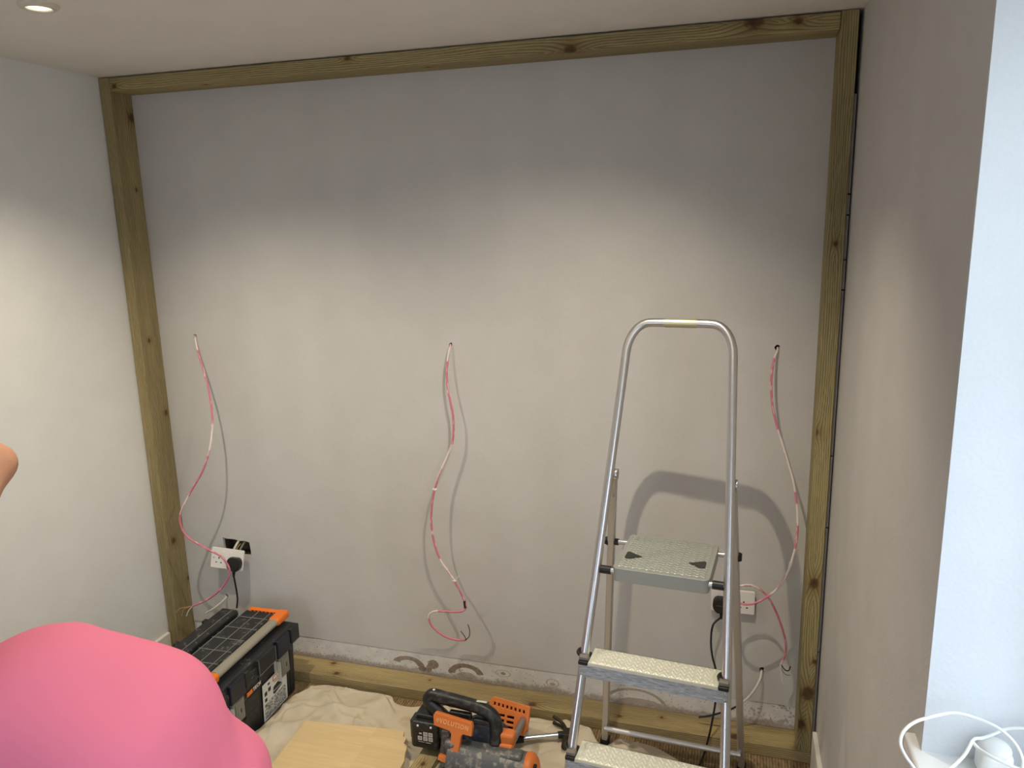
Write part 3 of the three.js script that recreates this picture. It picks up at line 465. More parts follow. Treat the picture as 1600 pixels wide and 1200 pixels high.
    part('clasp_edge', [box(0.165, 0.181, 0.118, 0.20, z + 0.034, z + 0.037), box(0.160, 0.170, 0.14, 0.21, z + 0.046, z + 0.049)], mat(rgb(196, 194, 186), 0.5), l);
  }
  // printed product label and name plate on the front
  const cv = document.createElement('canvas'); cv.width = 256; cv.height = 256; const c = cv.getContext('2d');
  c.fillStyle = '#dcdcd8'; c.fillRect(0, 0, 256, 256);
  c.fillStyle = '#d2691e'; c.beginPath(); c.moveTo(190, 0); c.lineTo(256, 0); c.lineTo(256, 78); c.closePath(); c.fill();
  c.strokeStyle = '#b4502c'; c.lineWidth = 7; c.strokeRect(112, 10, 62, 30); c.fillStyle = '#b4502c'; c.fillRect(122, 52, 46, 6);
  c.fillStyle = '#17191f'; c.beginPath(); c.moveTo(112, 82); c.lineTo(190, 66); c.lineTo(206, 84); c.lineTo(206, 118); c.lineTo(120, 136); c.lineTo(106, 120); c.closePath(); c.fill();
  c.fillStyle = '#d8d8d4'; c.fillRect(110, 108, 96, 5);
  c.fillStyle = '#17191f'; for (const [x, y, w, hh] of [[20, 62, 26, 28], [58, 52, 26, 28], [20, 106, 24, 24], [20, 150, 20, 16], [56, 20, 22, 14]]) c.fillRect(x, y, w, hh);
  for (let i = 0; i < 900; i++) { const y = 140 + rnd() * 104, g = Math.floor(60 + rnd() * 130); c.fillStyle = `rgb(${g},${g},${g})`; c.fillRect(14 + rnd() * 220, y, 3 + rnd() * 7, 3 + rnd() * 3); }
  const ct = new THREE.CanvasTexture(cv); ct.colorSpace = THREE.SRGBColorSpace;
  const lab = new THREE.PlaneGeometry(0.165, 0.155); lab.rotateY(Math.PI / 2).rotateZ(-0.038).translate(0.1645, 0.088, -0.088);
  part('product_label', extrudeLabel(lab), mat(0xffffff, 0.55, { map: ct }), t, 'white printed label with an orange corner');
  function extrudeLabel(g) { return g; }
  part('name_plate', rbox(0.1625, 0.1652, 0.176, 0.192, 0.048, 0.082, 0.001), orange, t, 'small orange name plate');
  part('name_lettering', text('TECH', 0.0145, 0.0012).rotateY(Math.PI / 2).rotateZ(-0.038).translate(0.1652, 0.186, 0.022), mat(rgb(220, 220, 216), 0.5), t, 'white lettering');
}

/* ------------------------------------------------------------------ dust sheet, board, offcut */
const clothTex = dataTex(512, 512, (u, v, x, y) => { const n = fbm(x / 60, y / 60, 3, 4), w = 0.5 + 0.25 * Math.sin(x * 1.6) + 0.25 * Math.sin(y * 1.6), st = sstep(0.56, 0.70, fbm(x / 90 + 9, y / 90, 44, 3)), k = 0.93 + 0.10 * (n - 0.5) + 0.05 * (w - 0.5) - 0.10 * st; return [0.87 * k, 0.815 * k - 0.02 * st, 0.715 * k - 0.05 * st]; });
{
  // back edge of the sheet, (x, z), read from left to right; the sheet runs from there towards the room
  const edge = [[0.672, 0.60], [0.672, 0.34], [0.684, 0.21], [0.74, 0.135], [0.90, 0.125], [1.02, 0.128], [1.06, 0.135], [1.09, 0.168], [1.16, 0.175], [1.22, 0.15], [1.42, 0.135], [1.60, 0.125], [1.76, 0.122], [1.84, 0.135], [1.90, 0.19], [1.96, 0.17], [2.06, 0.165], [2.14, 0.20], [2.22, 0.26], [2.32, 0.33], [2.40, 0.45]];
  const ec = new THREE.CatmullRomCurve3(edge.map(([x, z]) => V(x, 0, z)), false, 'centripetal'), NU = 260, NV = 110, pos = [], uv = [], idx = [];
  const folds = [[0.76, 0.16, 1.18, 0.55, 0.020, 0.012], [0.92, 0.30, 1.30, 0.42, 0.022, 0.010], [0.72, 0.30, 1.05, 0.26, 0.016, 0.012], [0.80, 0.15, 0.95, 0.30, 0.014, 0.011], [1.02, 0.14, 1.12, 0.24, 0.018, 0.010], [1.60, 0.20, 1.85, 0.30, 0.012, 0.014], [1.70, 0.32, 1.95, 0.24, 0.014, 0.012], [1.96, 0.20, 2.20, 0.36, 0.022, 0.016], [2.02, 0.17, 2.12, 0.30, 0.020, 0.012], [0.70, 0.42, 0.95, 0.38, 0.016, 0.010], [1.45, 0.16, 1.75, 0.17, 0.010, 0.012]];
  for (let j = 0; j <= NV; j++) for (let i = 0; i <= NU; i++) {
    const u = i / NU, v = j / NV, e = ec.getPointAt(u), far = V(mix(0.70, 2.40, u), 0, 1.75), k = Math.pow(v, 1.6), x = mix(e.x, far.x, k), z = mix(e.z, far.z, k);
    let y = 0.006;
    for (const [x0, z0, x1, z1, hh, w] of folds) { const dx = x1 - x0, dz = z1 - z0, L2 = dx * dx + dz * dz, s = clamp(((x - x0) * dx + (z - z0) * dz) / L2), qx = x0 + dx * s - x, qz = z0 + dz * s - z, side = Math.sign(qx * dz - qz * dx), d = Math.hypot(qx, qz), ww = side > 0 ? w * 2.2 : w * 0.8; y += 1.5 * hh * Math.exp(-(d * d) / (ww * ww)) * sstep(0, 0.15, s) * sstep(1, 0.75, s); }
    y += 0.030 * Math.max(0, fbm(x * 7, z * 7, 6, 3) - 0.42) + 0.016 * Math.max(0, fbm(x * 22, z * 22, 16, 2) - 0.40);
    { const q = fbm(x * 4.2 + z * 3, z * 5 - x * 2, 71, 2), r = 1 - Math.abs(2 * q - 1) * 2.2; if (r > 0) y += 0.022 * Math.pow(r, 3); const q2 = fbm(x * 9 - z * 5, z * 7 + x * 4, 81, 2), r2 = 1 - Math.abs(2 * q2 - 1) * 2.4; if (r2 > 0) y += 0.013 * Math.pow(r2, 3); }
    y = 0.085 * (1 - Math.exp(-1.35 * y / 0.085)); if (x > 0.82 && x < 1.31 && z > 0.345) y = Math.min(y, 0.032); if (x > 1.28 && x < 1.80 && z > 0.20) y = Math.min(y, 0.026);   // weighed down by the board and the tools
    const hem = sstep(0, 0.035, v) ; y = mix(0.012 + 0.010 * fbm(x * 14, 2, 3, 2), y, hem) ;
    const lad = Math.min(Math.hypot(x - 1.915, z - 0.18), Math.hypot(x - 2.385, z - 0.205)); y *= sstep(0.0, 0.06, lad) * 0.9 + 0.1;   // pinned flat under the ladder feet
    pos.push(x, Math.max(0.004, y), z); uv.push(x * 2, z * 2);
  }
  for (let j = 0; j < NV; j++) for (let i = 0; i < NU; i++) { const a = j * (NU + 1) + i, b = a + 1, c = a + NU + 1, d = c + 1; idx.push(a, c, b, b, c, d); }
  const g = new THREE.BufferGeometry(); g.setAttribute('position', new THREE.Float32BufferAttribute(pos, 3)); g.setAttribute('uv', new THREE.Float32BufferAttribute(uv, 2)); g.setIndex(idx); g.computeVertexNormals();
  single('dust_sheet', g, new THREE.MeshStandardMaterial({ map: clothTex, roughness: 0.95, side: THREE.DoubleSide }), 'crumpled cream cotton dust sheet spread over the floor', 'dust sheet');
}
const plyTex = dataTex(512, 512, (u, v, x, y) => { const k = 0.96 + 0.10 * (fbm(x / 60, y / 1.5, 7, 2) - 0.5) + 0.06 * (fbm(u * 1.5, v * 30, 4, 3) - 0.5) + 0.05 * (fbm(x / 90, y / 90, 17, 3) - 0.5); return [0.93 * k, 0.815 * k, 0.61 * k]; });
const ply = new THREE.MeshStandardMaterial({ map: plyTex, roughness: 0.65 });
{
  const pts = [[0.834, 0.395], [1.02, 0.376], [1.19, 0.357], [1.215, 0.36], [1.222, 0.385], [1.238, 0.392], [1.240, 0.42], [1.258, 0.43], [1.266, 0.47], [1.278, 0.50], [1.29, 0.80], [0.86, 0.86]];
  const g = extrude(poly(pts.map(([x, z]) => [x, -z])), 0.016, 0.001).rotateX(-Math.PI / 2).translate(0, 0.034, 0);
  single('wooden_board', boxUV(g, 1.8), ply, 'pale wooden board with a broken end lying on the dust sheet', 'board');
}
single('timber_offcut', timberGeo(0.24, 0.040, 0.07).rotateY(Math.PI / 2 - 0.06).translate(1.346, 0.030, 0.50), wood(505, [[0.12, 0.0, 0.012]]), 'short dark timber offcut under the battery of the saw', 'timber');

/* ------------------------------------------------------------------ battery saw */
{
  const O = V(1.5, 0, 0.42), t = thing('cordless_saw', 'dusty cordless mitre saw with orange lever, knob and vented fence', 'saw', O.toArray());
  const P = (x, y, z) => V(x - O.x, y, z - O.z), B = (x0, x1, y0, y1, z0, z1, r) => rbox(x0 - O.x, x1 - O.x, y0, y1, z0 - O.z, z1 - O.z, r);
  const dust = (r, g, b, a, s) => dataTex(256, 256, (u, v, x, y) => { const n = sstep(0.48, 0.72, fbm(x / 18, y / 18, s, 4)) * a + (hash(x, y, s) > 0.985 ? a * 0.8 : 0); return [mix(r / 255, 0.78, n), mix(g / 255, 0.74, n), mix(b / 255, 0.66, n)]; });
  const blackD = new THREE.MeshStandardMaterial({ map: dust(30, 31, 34, 0.22, 3), roughness: 0.42 }), greyD = new THREE.MeshStandardMaterial({ map: dust(96, 98, 100, 0.55, 5), roughness: 0.55, metalness: 0.2 }), navyD = new THREE.MeshStandardMaterial({ map: dust(44, 52, 66, 0.30, 9), roughness: 0.45 });
  const orangeS = mat(rgb(222, 124, 58), 0.42), steel = mat(rgb(176, 176, 178), 0.28, { metalness: 0.9 });
  // turntable and base
  part('base', [B(1.40, 1.70, 0.028, 0.05, 0.36, 0.58, 0.008), cyl(P(1.55, 0.03, 0.45), P(1.55, 0.07, 0.45), 0.11, 0.10, 30)], greyD, t);
  // motor
  const motor = part('motor_housing', boxUV(mergeGeometries([cyl(P(1.435, 0.078, 0.47), P(1.700, 0.062, 0.455), 0.058, 0.056, 30), B(1.48, 1.69, 0.075, 0.128, 0.435, 0.485, 0.012), B(1.425, 1.47, 0.02, 0.15, 0.42, 0.50, 0.014)].map(plain)), 4), greyD, t, 'dusty grey motor housing');
  part('pivot_boss', [new THREE.TorusGeometry(0.018, 0.004, 8, 26).translate(1.655 - O.x, 0.075, 0.515 - O.z), new THREE.CylinderGeometry(0.012, 0.012, 0.01, 20).rotateX(Math.PI / 2).translate(1.655 - O.x, 0.075, 0.512 - O.z)], greyD, motor);
  part('warning_label', B(1.436, 1.466, 0.052, 0.09, 0.4985, 0.5012, 0.001), mat(rgb(224, 220, 206), 0.6), motor, 'cream label');
  const cap = part('motor_cap', new THREE.SphereGeometry(0.058, 28, 18).scale(0.62, 1, 1).translate(1.708 - O.x, 0.063, 0.455 - O.z), orangeS, t, 'orange motor end cap');
  for (let k = 0; k < 4; k++) part('vent_slot', B(1.731, 1.741, 0.045 + k * 0.018, 0.055 + k * 0.018, 0.482 - k * 0.002, 0.498 - k * 0.002, 0.001), slotBlack, cap);
  // upper blade guard and gear arm
  part('blade_guard', (() => { const g = extrude((() => { const s = new THREE.Shape(); s.moveTo(-0.095, -0.02); s.absarc(0, -0.02, 0.095, Math.PI, 0, true); s.closePath(); return s; })(), 0.05, 0.006); return boxUV(g.translate(1.535 - O.x, 0.105, 0.375 - O.z), 4); })(), navyD, t, 'dark blue-grey blade guard');
  part('bolt', [new THREE.SphereGeometry(0.011, 16, 10).translate(1.488 - O.x, 0.118, 0.455 - O.z)], blackD, t);
  // D handle
  const hc = curve([P(1.43, 0.165, 0.425), P(1.375, 0.205, 0.42), P(1.343, 0.236, 0.415), P(1.352, 0.253, 0.41), P(1.40, 0.250, 0.41), P(1.47, 0.243, 0.41), P(1.535, 0.232, 0.41), P(1.572, 0.212, 0.412), P(1.586, 0.175, 0.42), P(1.588, 0.125, 0.435)]);
  const handle = part('handle', boxUV(new THREE.TubeGeometry(hc, 120, 0.0225, 16, false), 4), blackD, t, 'black loop handle');
  part('handle_end', [new THREE.SphereGeometry(0.0225, 16, 10).translate(...hc.getPoint(0)), B(1.50, 1.60, 0.10, 0.20, 0.40, 0.43, 0.012)], blackD, handle);
  part('worn_mark', B(1.515, 1.552, 0.2575, 0.2592, 0.405, 0.414, 0.0005), mat(rgb(205, 205, 200), 0.6), handle, 'worn white print');
  part('screw_cap', new THREE.SphereGeometry(0.006, 12, 8).scale(1, 0.5, 1).translate(1.362 - O.x, 0.275, 0.41 - O.z), mat(rgb(226, 220, 200), 0.5), handle);
  part('trigger', B(1.42, 1.50, 0.190, 0.215, 0.41, 0.43, 0.006), blackD, handle);
  part('motor_neck', B(1.405, 1.44, 0.05, 0.16, 0.43, 0.47, 0.008), greyD, t);
  // battery
  const bat = part('battery', [B(1.288, 1.392, 0.075, 0.178, 0.36, 0.462, 0.012), B(1.302, 1.372, 0.175, 0.193, 0.37, 0.44, 0.005), B(1.278, 1.292, 0.095, 0.165, 0.39, 0.44, 0.005)], blackD, t, 'black battery pack');
  {
    const cv = document.createElement('canvas'); cv.width = 160; cv.height = 128; const c = cv.getContext('2d'); c.fillStyle = '#151515'; c.fillRect(0, 0, 160, 128); c.fillStyle = '#d8d6d0';
    for (const [x, y] of [[64, 6], [112, 6], [10, 52], [62, 52], [112, 52]]) c.fillRect(x, y, 40, 40);
    c.strokeStyle = '#2a2a2a'; c.lineWidth = 3; for (const [x, y] of [[84, 26], [132, 26], [30, 72], [82, 72], [132, 72]]) { c.beginPath(); c.arc(x, y, 11, 0, 7); c.stroke(); c.beginPath(); c.moveTo(x - 9, y + 9); c.lineTo(x + 9, y - 9); c.stroke(); }
    c.fillRect(24, 18, 26, 14); c.fillRect(14, 104, 60, 5); c.fillRect(84, 106, 50, 6);
    const ct = new THREE.CanvasTexture(cv); ct.colorSpace = THREE.SRGBColorSpace;
    part('battery_label', new THREE.PlaneGeometry(0.062, 0.05).translate(1.343 - O.x, 0.122, 0.4626 - O.z), mat(0xffffff, 0.5, { map: ct }), bat, 'black and white pictogram label');
    for (const x of [1.318, 1.366]) part('stud', new THREE.SphereGeometry(0.004, 10, 8).translate(x - O.x, 0.166, 0.463 - O.z), mat(rgb(230, 230, 226), 0.3), bat);
  }
  // orange lever in the shape of a T with raised lettering
  {
    const s = new THREE.Shape(), L = [[-0.066, 0.03], [0.060, 0.014], [0.064, 0.004], [0.062, -0.024], [0.034, -0.022], [0.026, -0.032], [0.016, -0.118], [0.008, -0.130], [-0.046, -0.118], [-0.044, -0.106], [-0.012, -0.110], [-0.004, -0.100], [-0.004, -0.028], [-0.012, -0.018], [-0.068, -0.008], [-0.071, 0.022]];
    L.forEach(([x, y], i) => i ? s.lineTo(x, y) : s.moveTo(x, y)); s.closePath();
    const lv = part('lever', extrude(s, 0.014, 0.003).rotateX(-0.30).translate(1.455 - O.x, 0.197, 0.462 - O.z), orangeS, t, 'orange T-shaped lever');
    part('lettering', text('eVOLUTION', 0.0150, 0.0018).rotateZ(-0.12).translate(-0.004, 0.004, 0.0168).rotateX(-0.30).translate(1.455 - O.x, 0.197, 0.462 - O.z), mat(rgb(240, 176, 120), 0.4), lv, 'raised maker lettering');
  }
  part('dust_port', (() => { const s = poly([[-0.02, -0.045], [0.022, -0.05], [0.016, 0.05], [-0.008, 0.052]]); return boxUV(extrude(s, 0.03, 0.004).translate(1.418 - O.x, 0.112, 0.43 - O.z), 4); })(), greyD, t);
  // knob
  part('knob', [B(1.598, 1.652, 0.128, 0.168, 0.395, 0.44, 0.012), B(1.596, 1.650, 0.112, 0.136, 0.405, 0.45, 0.010)], orangeS, t, 'orange knob');
  part('knob_post', cyl(P(1.625, 0.06, 0.42), P(1.625, 0.13, 0.415), 0.026, 0.024, 18), greyD, t);
  // vented fence at the rear on two steel tubes
  {
    const s = poly([[-0.068, -0.052], [0.058, -0.060], [0.072, -0.04], [0.074, 0.034], [-0.062, 0.050], [-0.074, 0.034]]);
    const slot = (x, y, w, h) => { const p = new THREE.Path(); [[x, y], [x + w, y - 0.001], [x + w, y + h - 0.001], [x, y + h]].forEach(([a, b], i) => i ? p.lineTo(a, b) : p.moveTo(a, b)); p.closePath(); s.holes.push(p); };
    for (let k = 0; k < 8; k++) slot(-0.061 + k * 0.0157, 0.022 - k * 0.0018, 0.0105, 0.014);
    for (let r = 0; r < 3; r++) { slot(-0.044, -0.012 - r * 0.017, 0.032, 0.012); slot(-0.007, -0.014 - r * 0.017, 0.030, 0.012); }
    const f = part('fence', extrude(s, 0.012, 0.002).rotateX(-0.55).translate(1.585 - O.x, 0.118, 0.262 - O.z), orangeS, t, 'orange vented fence plate');
    part('fence_back', extrude(poly([[-0.066, -0.05], [0.056, -0.058], [0.068, -0.04], [0.070, 0.03], [-0.06, 0.046], [-0.07, 0.032]]), 0.003).rotateX(-0.55).translate(1.585 - O.x, 0.108, 0.252 - O.z), mat(rgb(70, 34, 18), 0.7), f, 'dark inside of the fence');
    for (const [x, y] of [[1.545, 0.11], [1.640, 0.115]]) part('guide_tube', cyl(P(x, y, 0.275), P(x - 0.005, y + 0.004, 0.41), 0.0125, 0.0125, 18), steel, t, 'steel guide tube');
    part('fence_foot', B(1.56, 1.62, 0.006, 0.09, 0.235, 0.262, 0.004), greyD, t);
  }
}

/* ------------------------------------------------------------------ claw hammer */
{
  const a = V(1.600, 0.045, 0.300), b = V(1.768, 0.05, 0.236), t = thing('claw_hammer', 'claw hammer with chrome shaft and black grip lying beside the saw', 'hammer', [1.68, 0, 0.27]), off = V(-1.68, 0, -0.27);
  const A = a.clone().add(off), Bv = b.clone().add(off), chrome = mat(rgb(200, 202, 206), 0.16, { metalness: 1 }), iron = mat(rgb(58, 50, 42), 0.45, { metalness: 0.6 }), rub = mat(rgb(20, 20, 20), 0.6);
  const d = Bv.clone().sub(A).normalize();
  part('shaft', cyl(A, Bv, 0.0085, 0.0085, 18), chrome, t, 'chrome shaft');
  part('grip', cyl(A.clone().addScaledVector(d, -0.075), A.clone().addScaledVector(d, 0.045), 0.0155, 0.0145, 18), rub, t, 'black rubber grip');
  part('collar', cyl(Bv.clone().addScaledVector(d, -0.012), Bv.clone().addScaledVector(d, 0.006), 0.0125, 0.0125, 16), rub, t);
  const head = part('head', [rbox(-0.014, 0.014, -0.014, 0.014, -0.022, 0.022, 0.004).translate(Bv.x + 0.018, Bv.y, Bv.z - 0.006), cyl(V(Bv.x + 0.02, Bv.y, Bv.z + 0.01), V(Bv.x + 0.028, Bv.y, Bv.z + 0.06), 0.013, 0.015, 18)], iron, t, 'dark iron head');
  for (const y of [0.009, -0.008]) part('claw', tube([V(Bv.x + 0.016, Bv.y + y * 0.7, Bv.z - 0.02), V(Bv.x - 0.008, Bv.y + y, Bv.z - 0.052), V(Bv.x - 0.045, Bv.y + y * 1.5 + 0.004, Bv.z - 0.07)], 0.006, 24, 8), iron, head);
}

/* ------------------------------------------------------------------ things on the window sill */
{
  const wp = mat(rgb(236, 236, 232), 0.35), t = thing('white_charger', 'white charger with coiled white cord on the window sill', 'charger', [2.70, WIN.y0, 1.42]);
  const loc = (p) => V(p[0] - 2.70, p[1] - WIN.y0, p[2] - 1.42);
  part('charger_body', (() => { const g = new RoundedBoxGeometry(0.046, 0.05, 0.046, 4, 0.014); return g.translate(0.016, 0.0255, -0.028); })(), wp, t, 'rounded white charger');
  part('charger_cap', new THREE.SphereGeometry(0.022, 24, 14).scale(1, 0.55, 1.1).translate(0.016, 0.0475, -0.028), wp, t);
  part('cord', tube(SILL_CORD.map(loc), 0.0026, 160, 9), wp, t, 'white cord in a wide loop');
  part('cord', tube(SILL_CORD2.map(loc), 0.0026, 120, 9), wp, t);
  part('cord', tube(SILL_CORD3.map(loc), 0.0026, 60, 9), wp, t);
}

/* ------------------------------------------------------------------ people */
const cap = (p, a, b, ra, rb) => {                              // signed distance to a tapered capsule
  const dx = b.x - a.x, dy = b.y - a.y, dz = b.z - a.z, l2 = dx * dx + dy * dy + dz * dz || 1e-9, t = clamp(((p.x - a.x) * dx + (p.y - a.y) * dy + (p.z - a.z) * dz) / l2);
  return Math.hypot(p.x - a.x - dx * t, p.y - a.y - dy * t, p.z - a.z - dz * t) - (ra + (rb - ra) * t);
};
const smin = (a, b, k) => { const h = Math.max(k - Math.abs(a - b), 0) / k; return Math.min(a, b) - h * h * k * 0.25; };
function field(caps, k, grow = 0) { return (p) => { let d = 9; for (const c of caps) d = smin(d, cap(p, c[0], c[1], c[2] + grow, c[3] + grow), c[4] ?? k); return d; }; }
function meshOf(sdf, pts, pad, cell) {
  const b = new THREE.Box3().setFromPoints(pts).expandByScalar(pad), c = b.getCenter(V(0, 0, 0)), sz = b.getSize(V(0, 0, 0)), half = Math.max(sz.x, sz.y, sz.z) / 2 + cell * 2, n = Math.ceil(2 * half / cell);
  const mc = new MarchingCubes(n, new THREE.MeshBasicMaterial(), false, false, 220000); mc.isolation = 0; const hs = n / 2, p = V(0, 0, 0);
  for (let z = 0; z < n; z++) for (let y = 0; y < n; y++) for (let x = 0; x < n; x++) {
    p.set(c.x + (x - hs) / hs * half, c.y + (y - hs) / hs * half, c.z + (z - hs) / hs * half);
    mc.field[x + y * n + z * n * n] = (p.x < b.min.x - cell || p.x > b.max.x + cell || p.y < b.min.y - cell || p.y > b.max.y + cell || p.z < b.min.z - cell || p.z > b.max.z + cell) ? -1 : -sdf(p);
  }
  mc.update(); const cnt = mc.count, pos = new Float32Array(cnt * 3);
  for (let i = 0; i < cnt; i++) { pos[i * 3] = mc.positionArray[i * 3] * half + c.x; pos[i * 3 + 1] = mc.positionArray[i * 3 + 1] * half + c.y; pos[i * 3 + 2] = mc.positionArray[i * 3 + 2] * half + c.z; }
  let g = new THREE.BufferGeometry(); g.setAttribute('position', new THREE.BufferAttribute(pos, 3)); g = mergeVertices(g, cell * 0.05); g.computeVertexNormals(); return g;
}
const skin = new THREE.MeshPhysicalMaterial({ color: rgb(192, 142, 114), roughness: 0.55, sheen: 0.2 }), denim = mat(rgb(28, 30, 38), 0.85);
function handCaps(wrist, dir, out, s = 1) {                     // palm, four unequal fingers with a bend, and a thumb leaving the side of the palm
  const d = dir.clone().normalize(), o = out.clone().addScaledVector(d, -out.dot(d)).normalize(), n = d.clone().cross(o), L = [], at = (a, b, c) => wrist.clone().addScaledVector(d, a).addScaledVector(o, b).addScaledVector(n, c);
  for (const b of [-0.028, -0.009, 0.010, 0.028]) L.push([at(0.0, b * 0.5, 0), at(0.085, b, 0), 0.016, 0.0125]);
  [[-0.029, 0.058], [-0.010, 0.074], [0.010, 0.080], [0.029, 0.070]].forEach(([b, l]) => { L.push([at(0.085, b, 0), at(0.085 + l * 0.5, b * 1.12, 0.008), 0.0095, 0.0088, 0.006], [at(0.085 + l * 0.5, b * 1.12, 0.008), at(0.085 + l * 0.88, b * 1.15, 0.026), 0.0088, 0.0075, 0.006]); });
  L.push([at(0.022, 0.026, 0.004), at(0.060, 0.056, 0.014), 0.0125, 0.0105, 0.008], [at(0.060, 0.056, 0.014), at(0.092, 0.064, 0.026), 0.0105, 0.0085, 0.006]); return L;
}
function person(label, J, look, shirtColor, hairColor, sleeve, hips) {
  const t = thing('person', label, 'person', [J.pelvis.x, 0, J.pelvis.z]), off = V(-J.pelvis.x, 0, -J.pelvis.z);
  const limb = [], add = (a, b, ra, rb, k) => limb.push([a, b, ra, rb, k]), side = J.shL.clone().sub(J.shR).normalize().multiplyScalar(0.075), hip = J.hipL.clone().sub(J.hipR).normalize().multiplyScalar(0.07);
  const torso = [];
  for (const s of [-1, 1]) { const q = side.clone().multiplyScalar(s), h = hip.clone().multiplyScalar(s); torso.push([J.pelvis.clone().add(h), J.waist.clone().add(h.clone().multiplyScalar(0.85)), 0.105, 0.100], [J.waist.clone().add(h.clone().multiplyScalar(0.85)), J.chest.clone().add(q), 0.100, 0.108], [J.chest.clone().add(q), J.neck.clone().lerp(J.chest, 0.28).add(q.clone().multiplyScalar(0.9)), 0.108, 0.072]); }
  limb.push(...torso); add(J.neck.clone().lerp(J.chest, 0.2), J.head.clone().lerp(J.neck, 0.35), 0.058, 0.053);
  for (const s of ['L', 'R']) {
    add(J.neck.clone().lerp(J['sh' + s], 0.3), J['sh' + s], 0.05, 0.058); add(J['sh' + s], J['el' + s], 0.056, 0.042); add(J['el' + s], J['wr' + s], 0.044, 0.029);
    add(J['hip' + s], J['kn' + s], 0.088, 0.060); add(J['kn' + s], J['an' + s], 0.061, 0.040); add(J['an' + s], J['to' + s], 0.042, 0.033);
  }
  const all = Object.values(J), f = field(limb, 0.045), bodyG = meshOf(f, all, 0.12, 0.0135);
  // head with brow, nose, chin and ears; hands with five fingers; each on its own finer grid, joined into the body
  const up = J.head.clone().sub(J.neck).normalize(), fw = look.clone().addScaledVector(up, -look.dot(up)).normalize(), rt = fw.clone().cross(up), H0 = (a, b, c) => J.head.clone().addScaledVector(fw, a).addScaledVector(up, b).addScaledVector(rt, c);
  const hd = [[H0(-0.025, 0.035, 0), H0(0.005, 0.03, 0), 0.086, 0.078], [H0(0.02, -0.03, 0), H0(0.035, -0.075, 0), 0.062, 0.040], [H0(0.082, 0.012, 0), H0(0.104, -0.024, 0), 0.009, 0.015, 0.012], [H0(0.075, -0.062, -0.02), H0(0.075, -0.062, 0.02), 0.010, 0.010, 0.01], [H0(0.070, 0.030, -0.035), H0(0.070, 0.030, 0.035), 0.014, 0.014, 0.02], [H0(-0.005, 0.01, 0.078), H0(-0.01, -0.03, 0.076), 0.014, 0.010, 0.008], [H0(-0.005, 0.01, -0.078), H0(-0.01, -0.03, -0.076), 0.014, 0.010, 0.008], [H0(-0.01, -0.04, 0), J.neck.clone().lerp(J.head, 0.3), 0.055, 0.053]];
  const headG = meshOf((p) => { let d = field(hd, 0.03)(p); for (const c of [-0.032, 0.032]) d = Math.max(d, 0.012 - p.distanceTo(H0(0.092, 0.008, c))); return d; }, [H0(0.1, 0.11, 0.09), H0(-0.11, -0.16, -0.09), H0(0.1, -0.16, -0.09), H0(-0.11, 0.12, 0.09)], 0.03, 0.006);
  const parts = [bodyG, headG];
  for (const s of ['L', 'R']) { const hc = handCaps(J['wr' + s], J['hd' + s], J['th' + s]); parts.push(meshOf(field(hc, 0.012), hc.flatMap((c) => [c[0], c[1]]), 0.03, 0.0045)); }
  for (const g of parts) g.deleteAttribute('uv');
  const b = part('body', mergeGeometries(parts.map(plain)).translate(...off), skin, t);
  const eyeM = mat(rgb(240, 236, 230), 0.3), irisM = mat(rgb(50, 36, 26), 0.3);
  for (const c of [-0.032, 0.032]) { part('eye', new THREE.SphereGeometry(0.0115, 14, 10).translate(...H0(0.080, 0.008, c).add(off)), eyeM, t); part('iris', new THREE.SphereGeometry(0.0055, 12, 8).translate(...H0(0.0885, 0.008, c).add(off)), irisM, t); }
  // clothing
  const sh = torso.map((c) => [...c]); for (const s of ['L', 'R']) sh.push([J.neck.clone().lerp(J['sh' + s], 0.45), J['sh' + s], 0.056, 0.062], [J['sh' + s], J['sh' + s].clone().lerp(J['el' + s], sleeve), 0.062, 0.064]);
  const fs = field(sh, 0.11, 0.008), nk = J.neck.clone().lerp(J.head, 0.12);
  part('t_shirt', meshOf((p) => { const w = 0.010 * (fbm(p.x * 9 + p.y * 4, p.z * 9 + p.y * 7, 3, 3) - 0.5); return Math.max(fs(p) + w, 0.072 - p.distanceTo(nk)); }, [J.pelvis, J.waist, J.chest, J.neck, J.shL, J.shR, J.shL.clone().lerp(J.elL, sleeve), J.shR.clone().lerp(J.elR, sleeve)], 0.22, 0.012).translate(...off), new THREE.MeshPhysicalMaterial({ color: shirtColor, roughness: 0.85, sheen: 0.3, sheenRoughness: 0.6 }), t, look.label);
  const tr = torso.slice(0, 1).concat(torso.slice(3, 4)).map((c) => [c[0], c[0].clone().lerp(c[1], hips), c[2], c[3]]); for (const s of ['L', 'R']) tr.push([J['hip' + s], J['kn' + s], 0.092, 0.066], [J['kn' + s], J['an' + s].clone().lerp(J['kn' + s], 0.08), 0.066, 0.056]);
  part('trousers', meshOf(field(tr, 0.05, 0.010), [J.pelvis, J.hipL, J.hipR, J.knL, J.knR, J.anL, J.anR], 0.15, 0.013).translate(...off), denim, t, 'dark trousers');
  for (const s of ['L', 'R']) part('shoe', meshOf((p) => Math.max(field([[J['an' + s].clone().lerp(J['to' + s], -0.25).setY(0.045), J['to' + s].clone().setY(0.036), 0.044, 0.042], [J['an' + s], J['an' + s].clone().setY(0.06), 0.05, 0.05]], 0.03)(p), 0.002 - p.y), [J['an' + s], J['to' + s]], 0.11, 0.008).translate(...off), mat(rgb(40, 40, 44), 0.6), t);
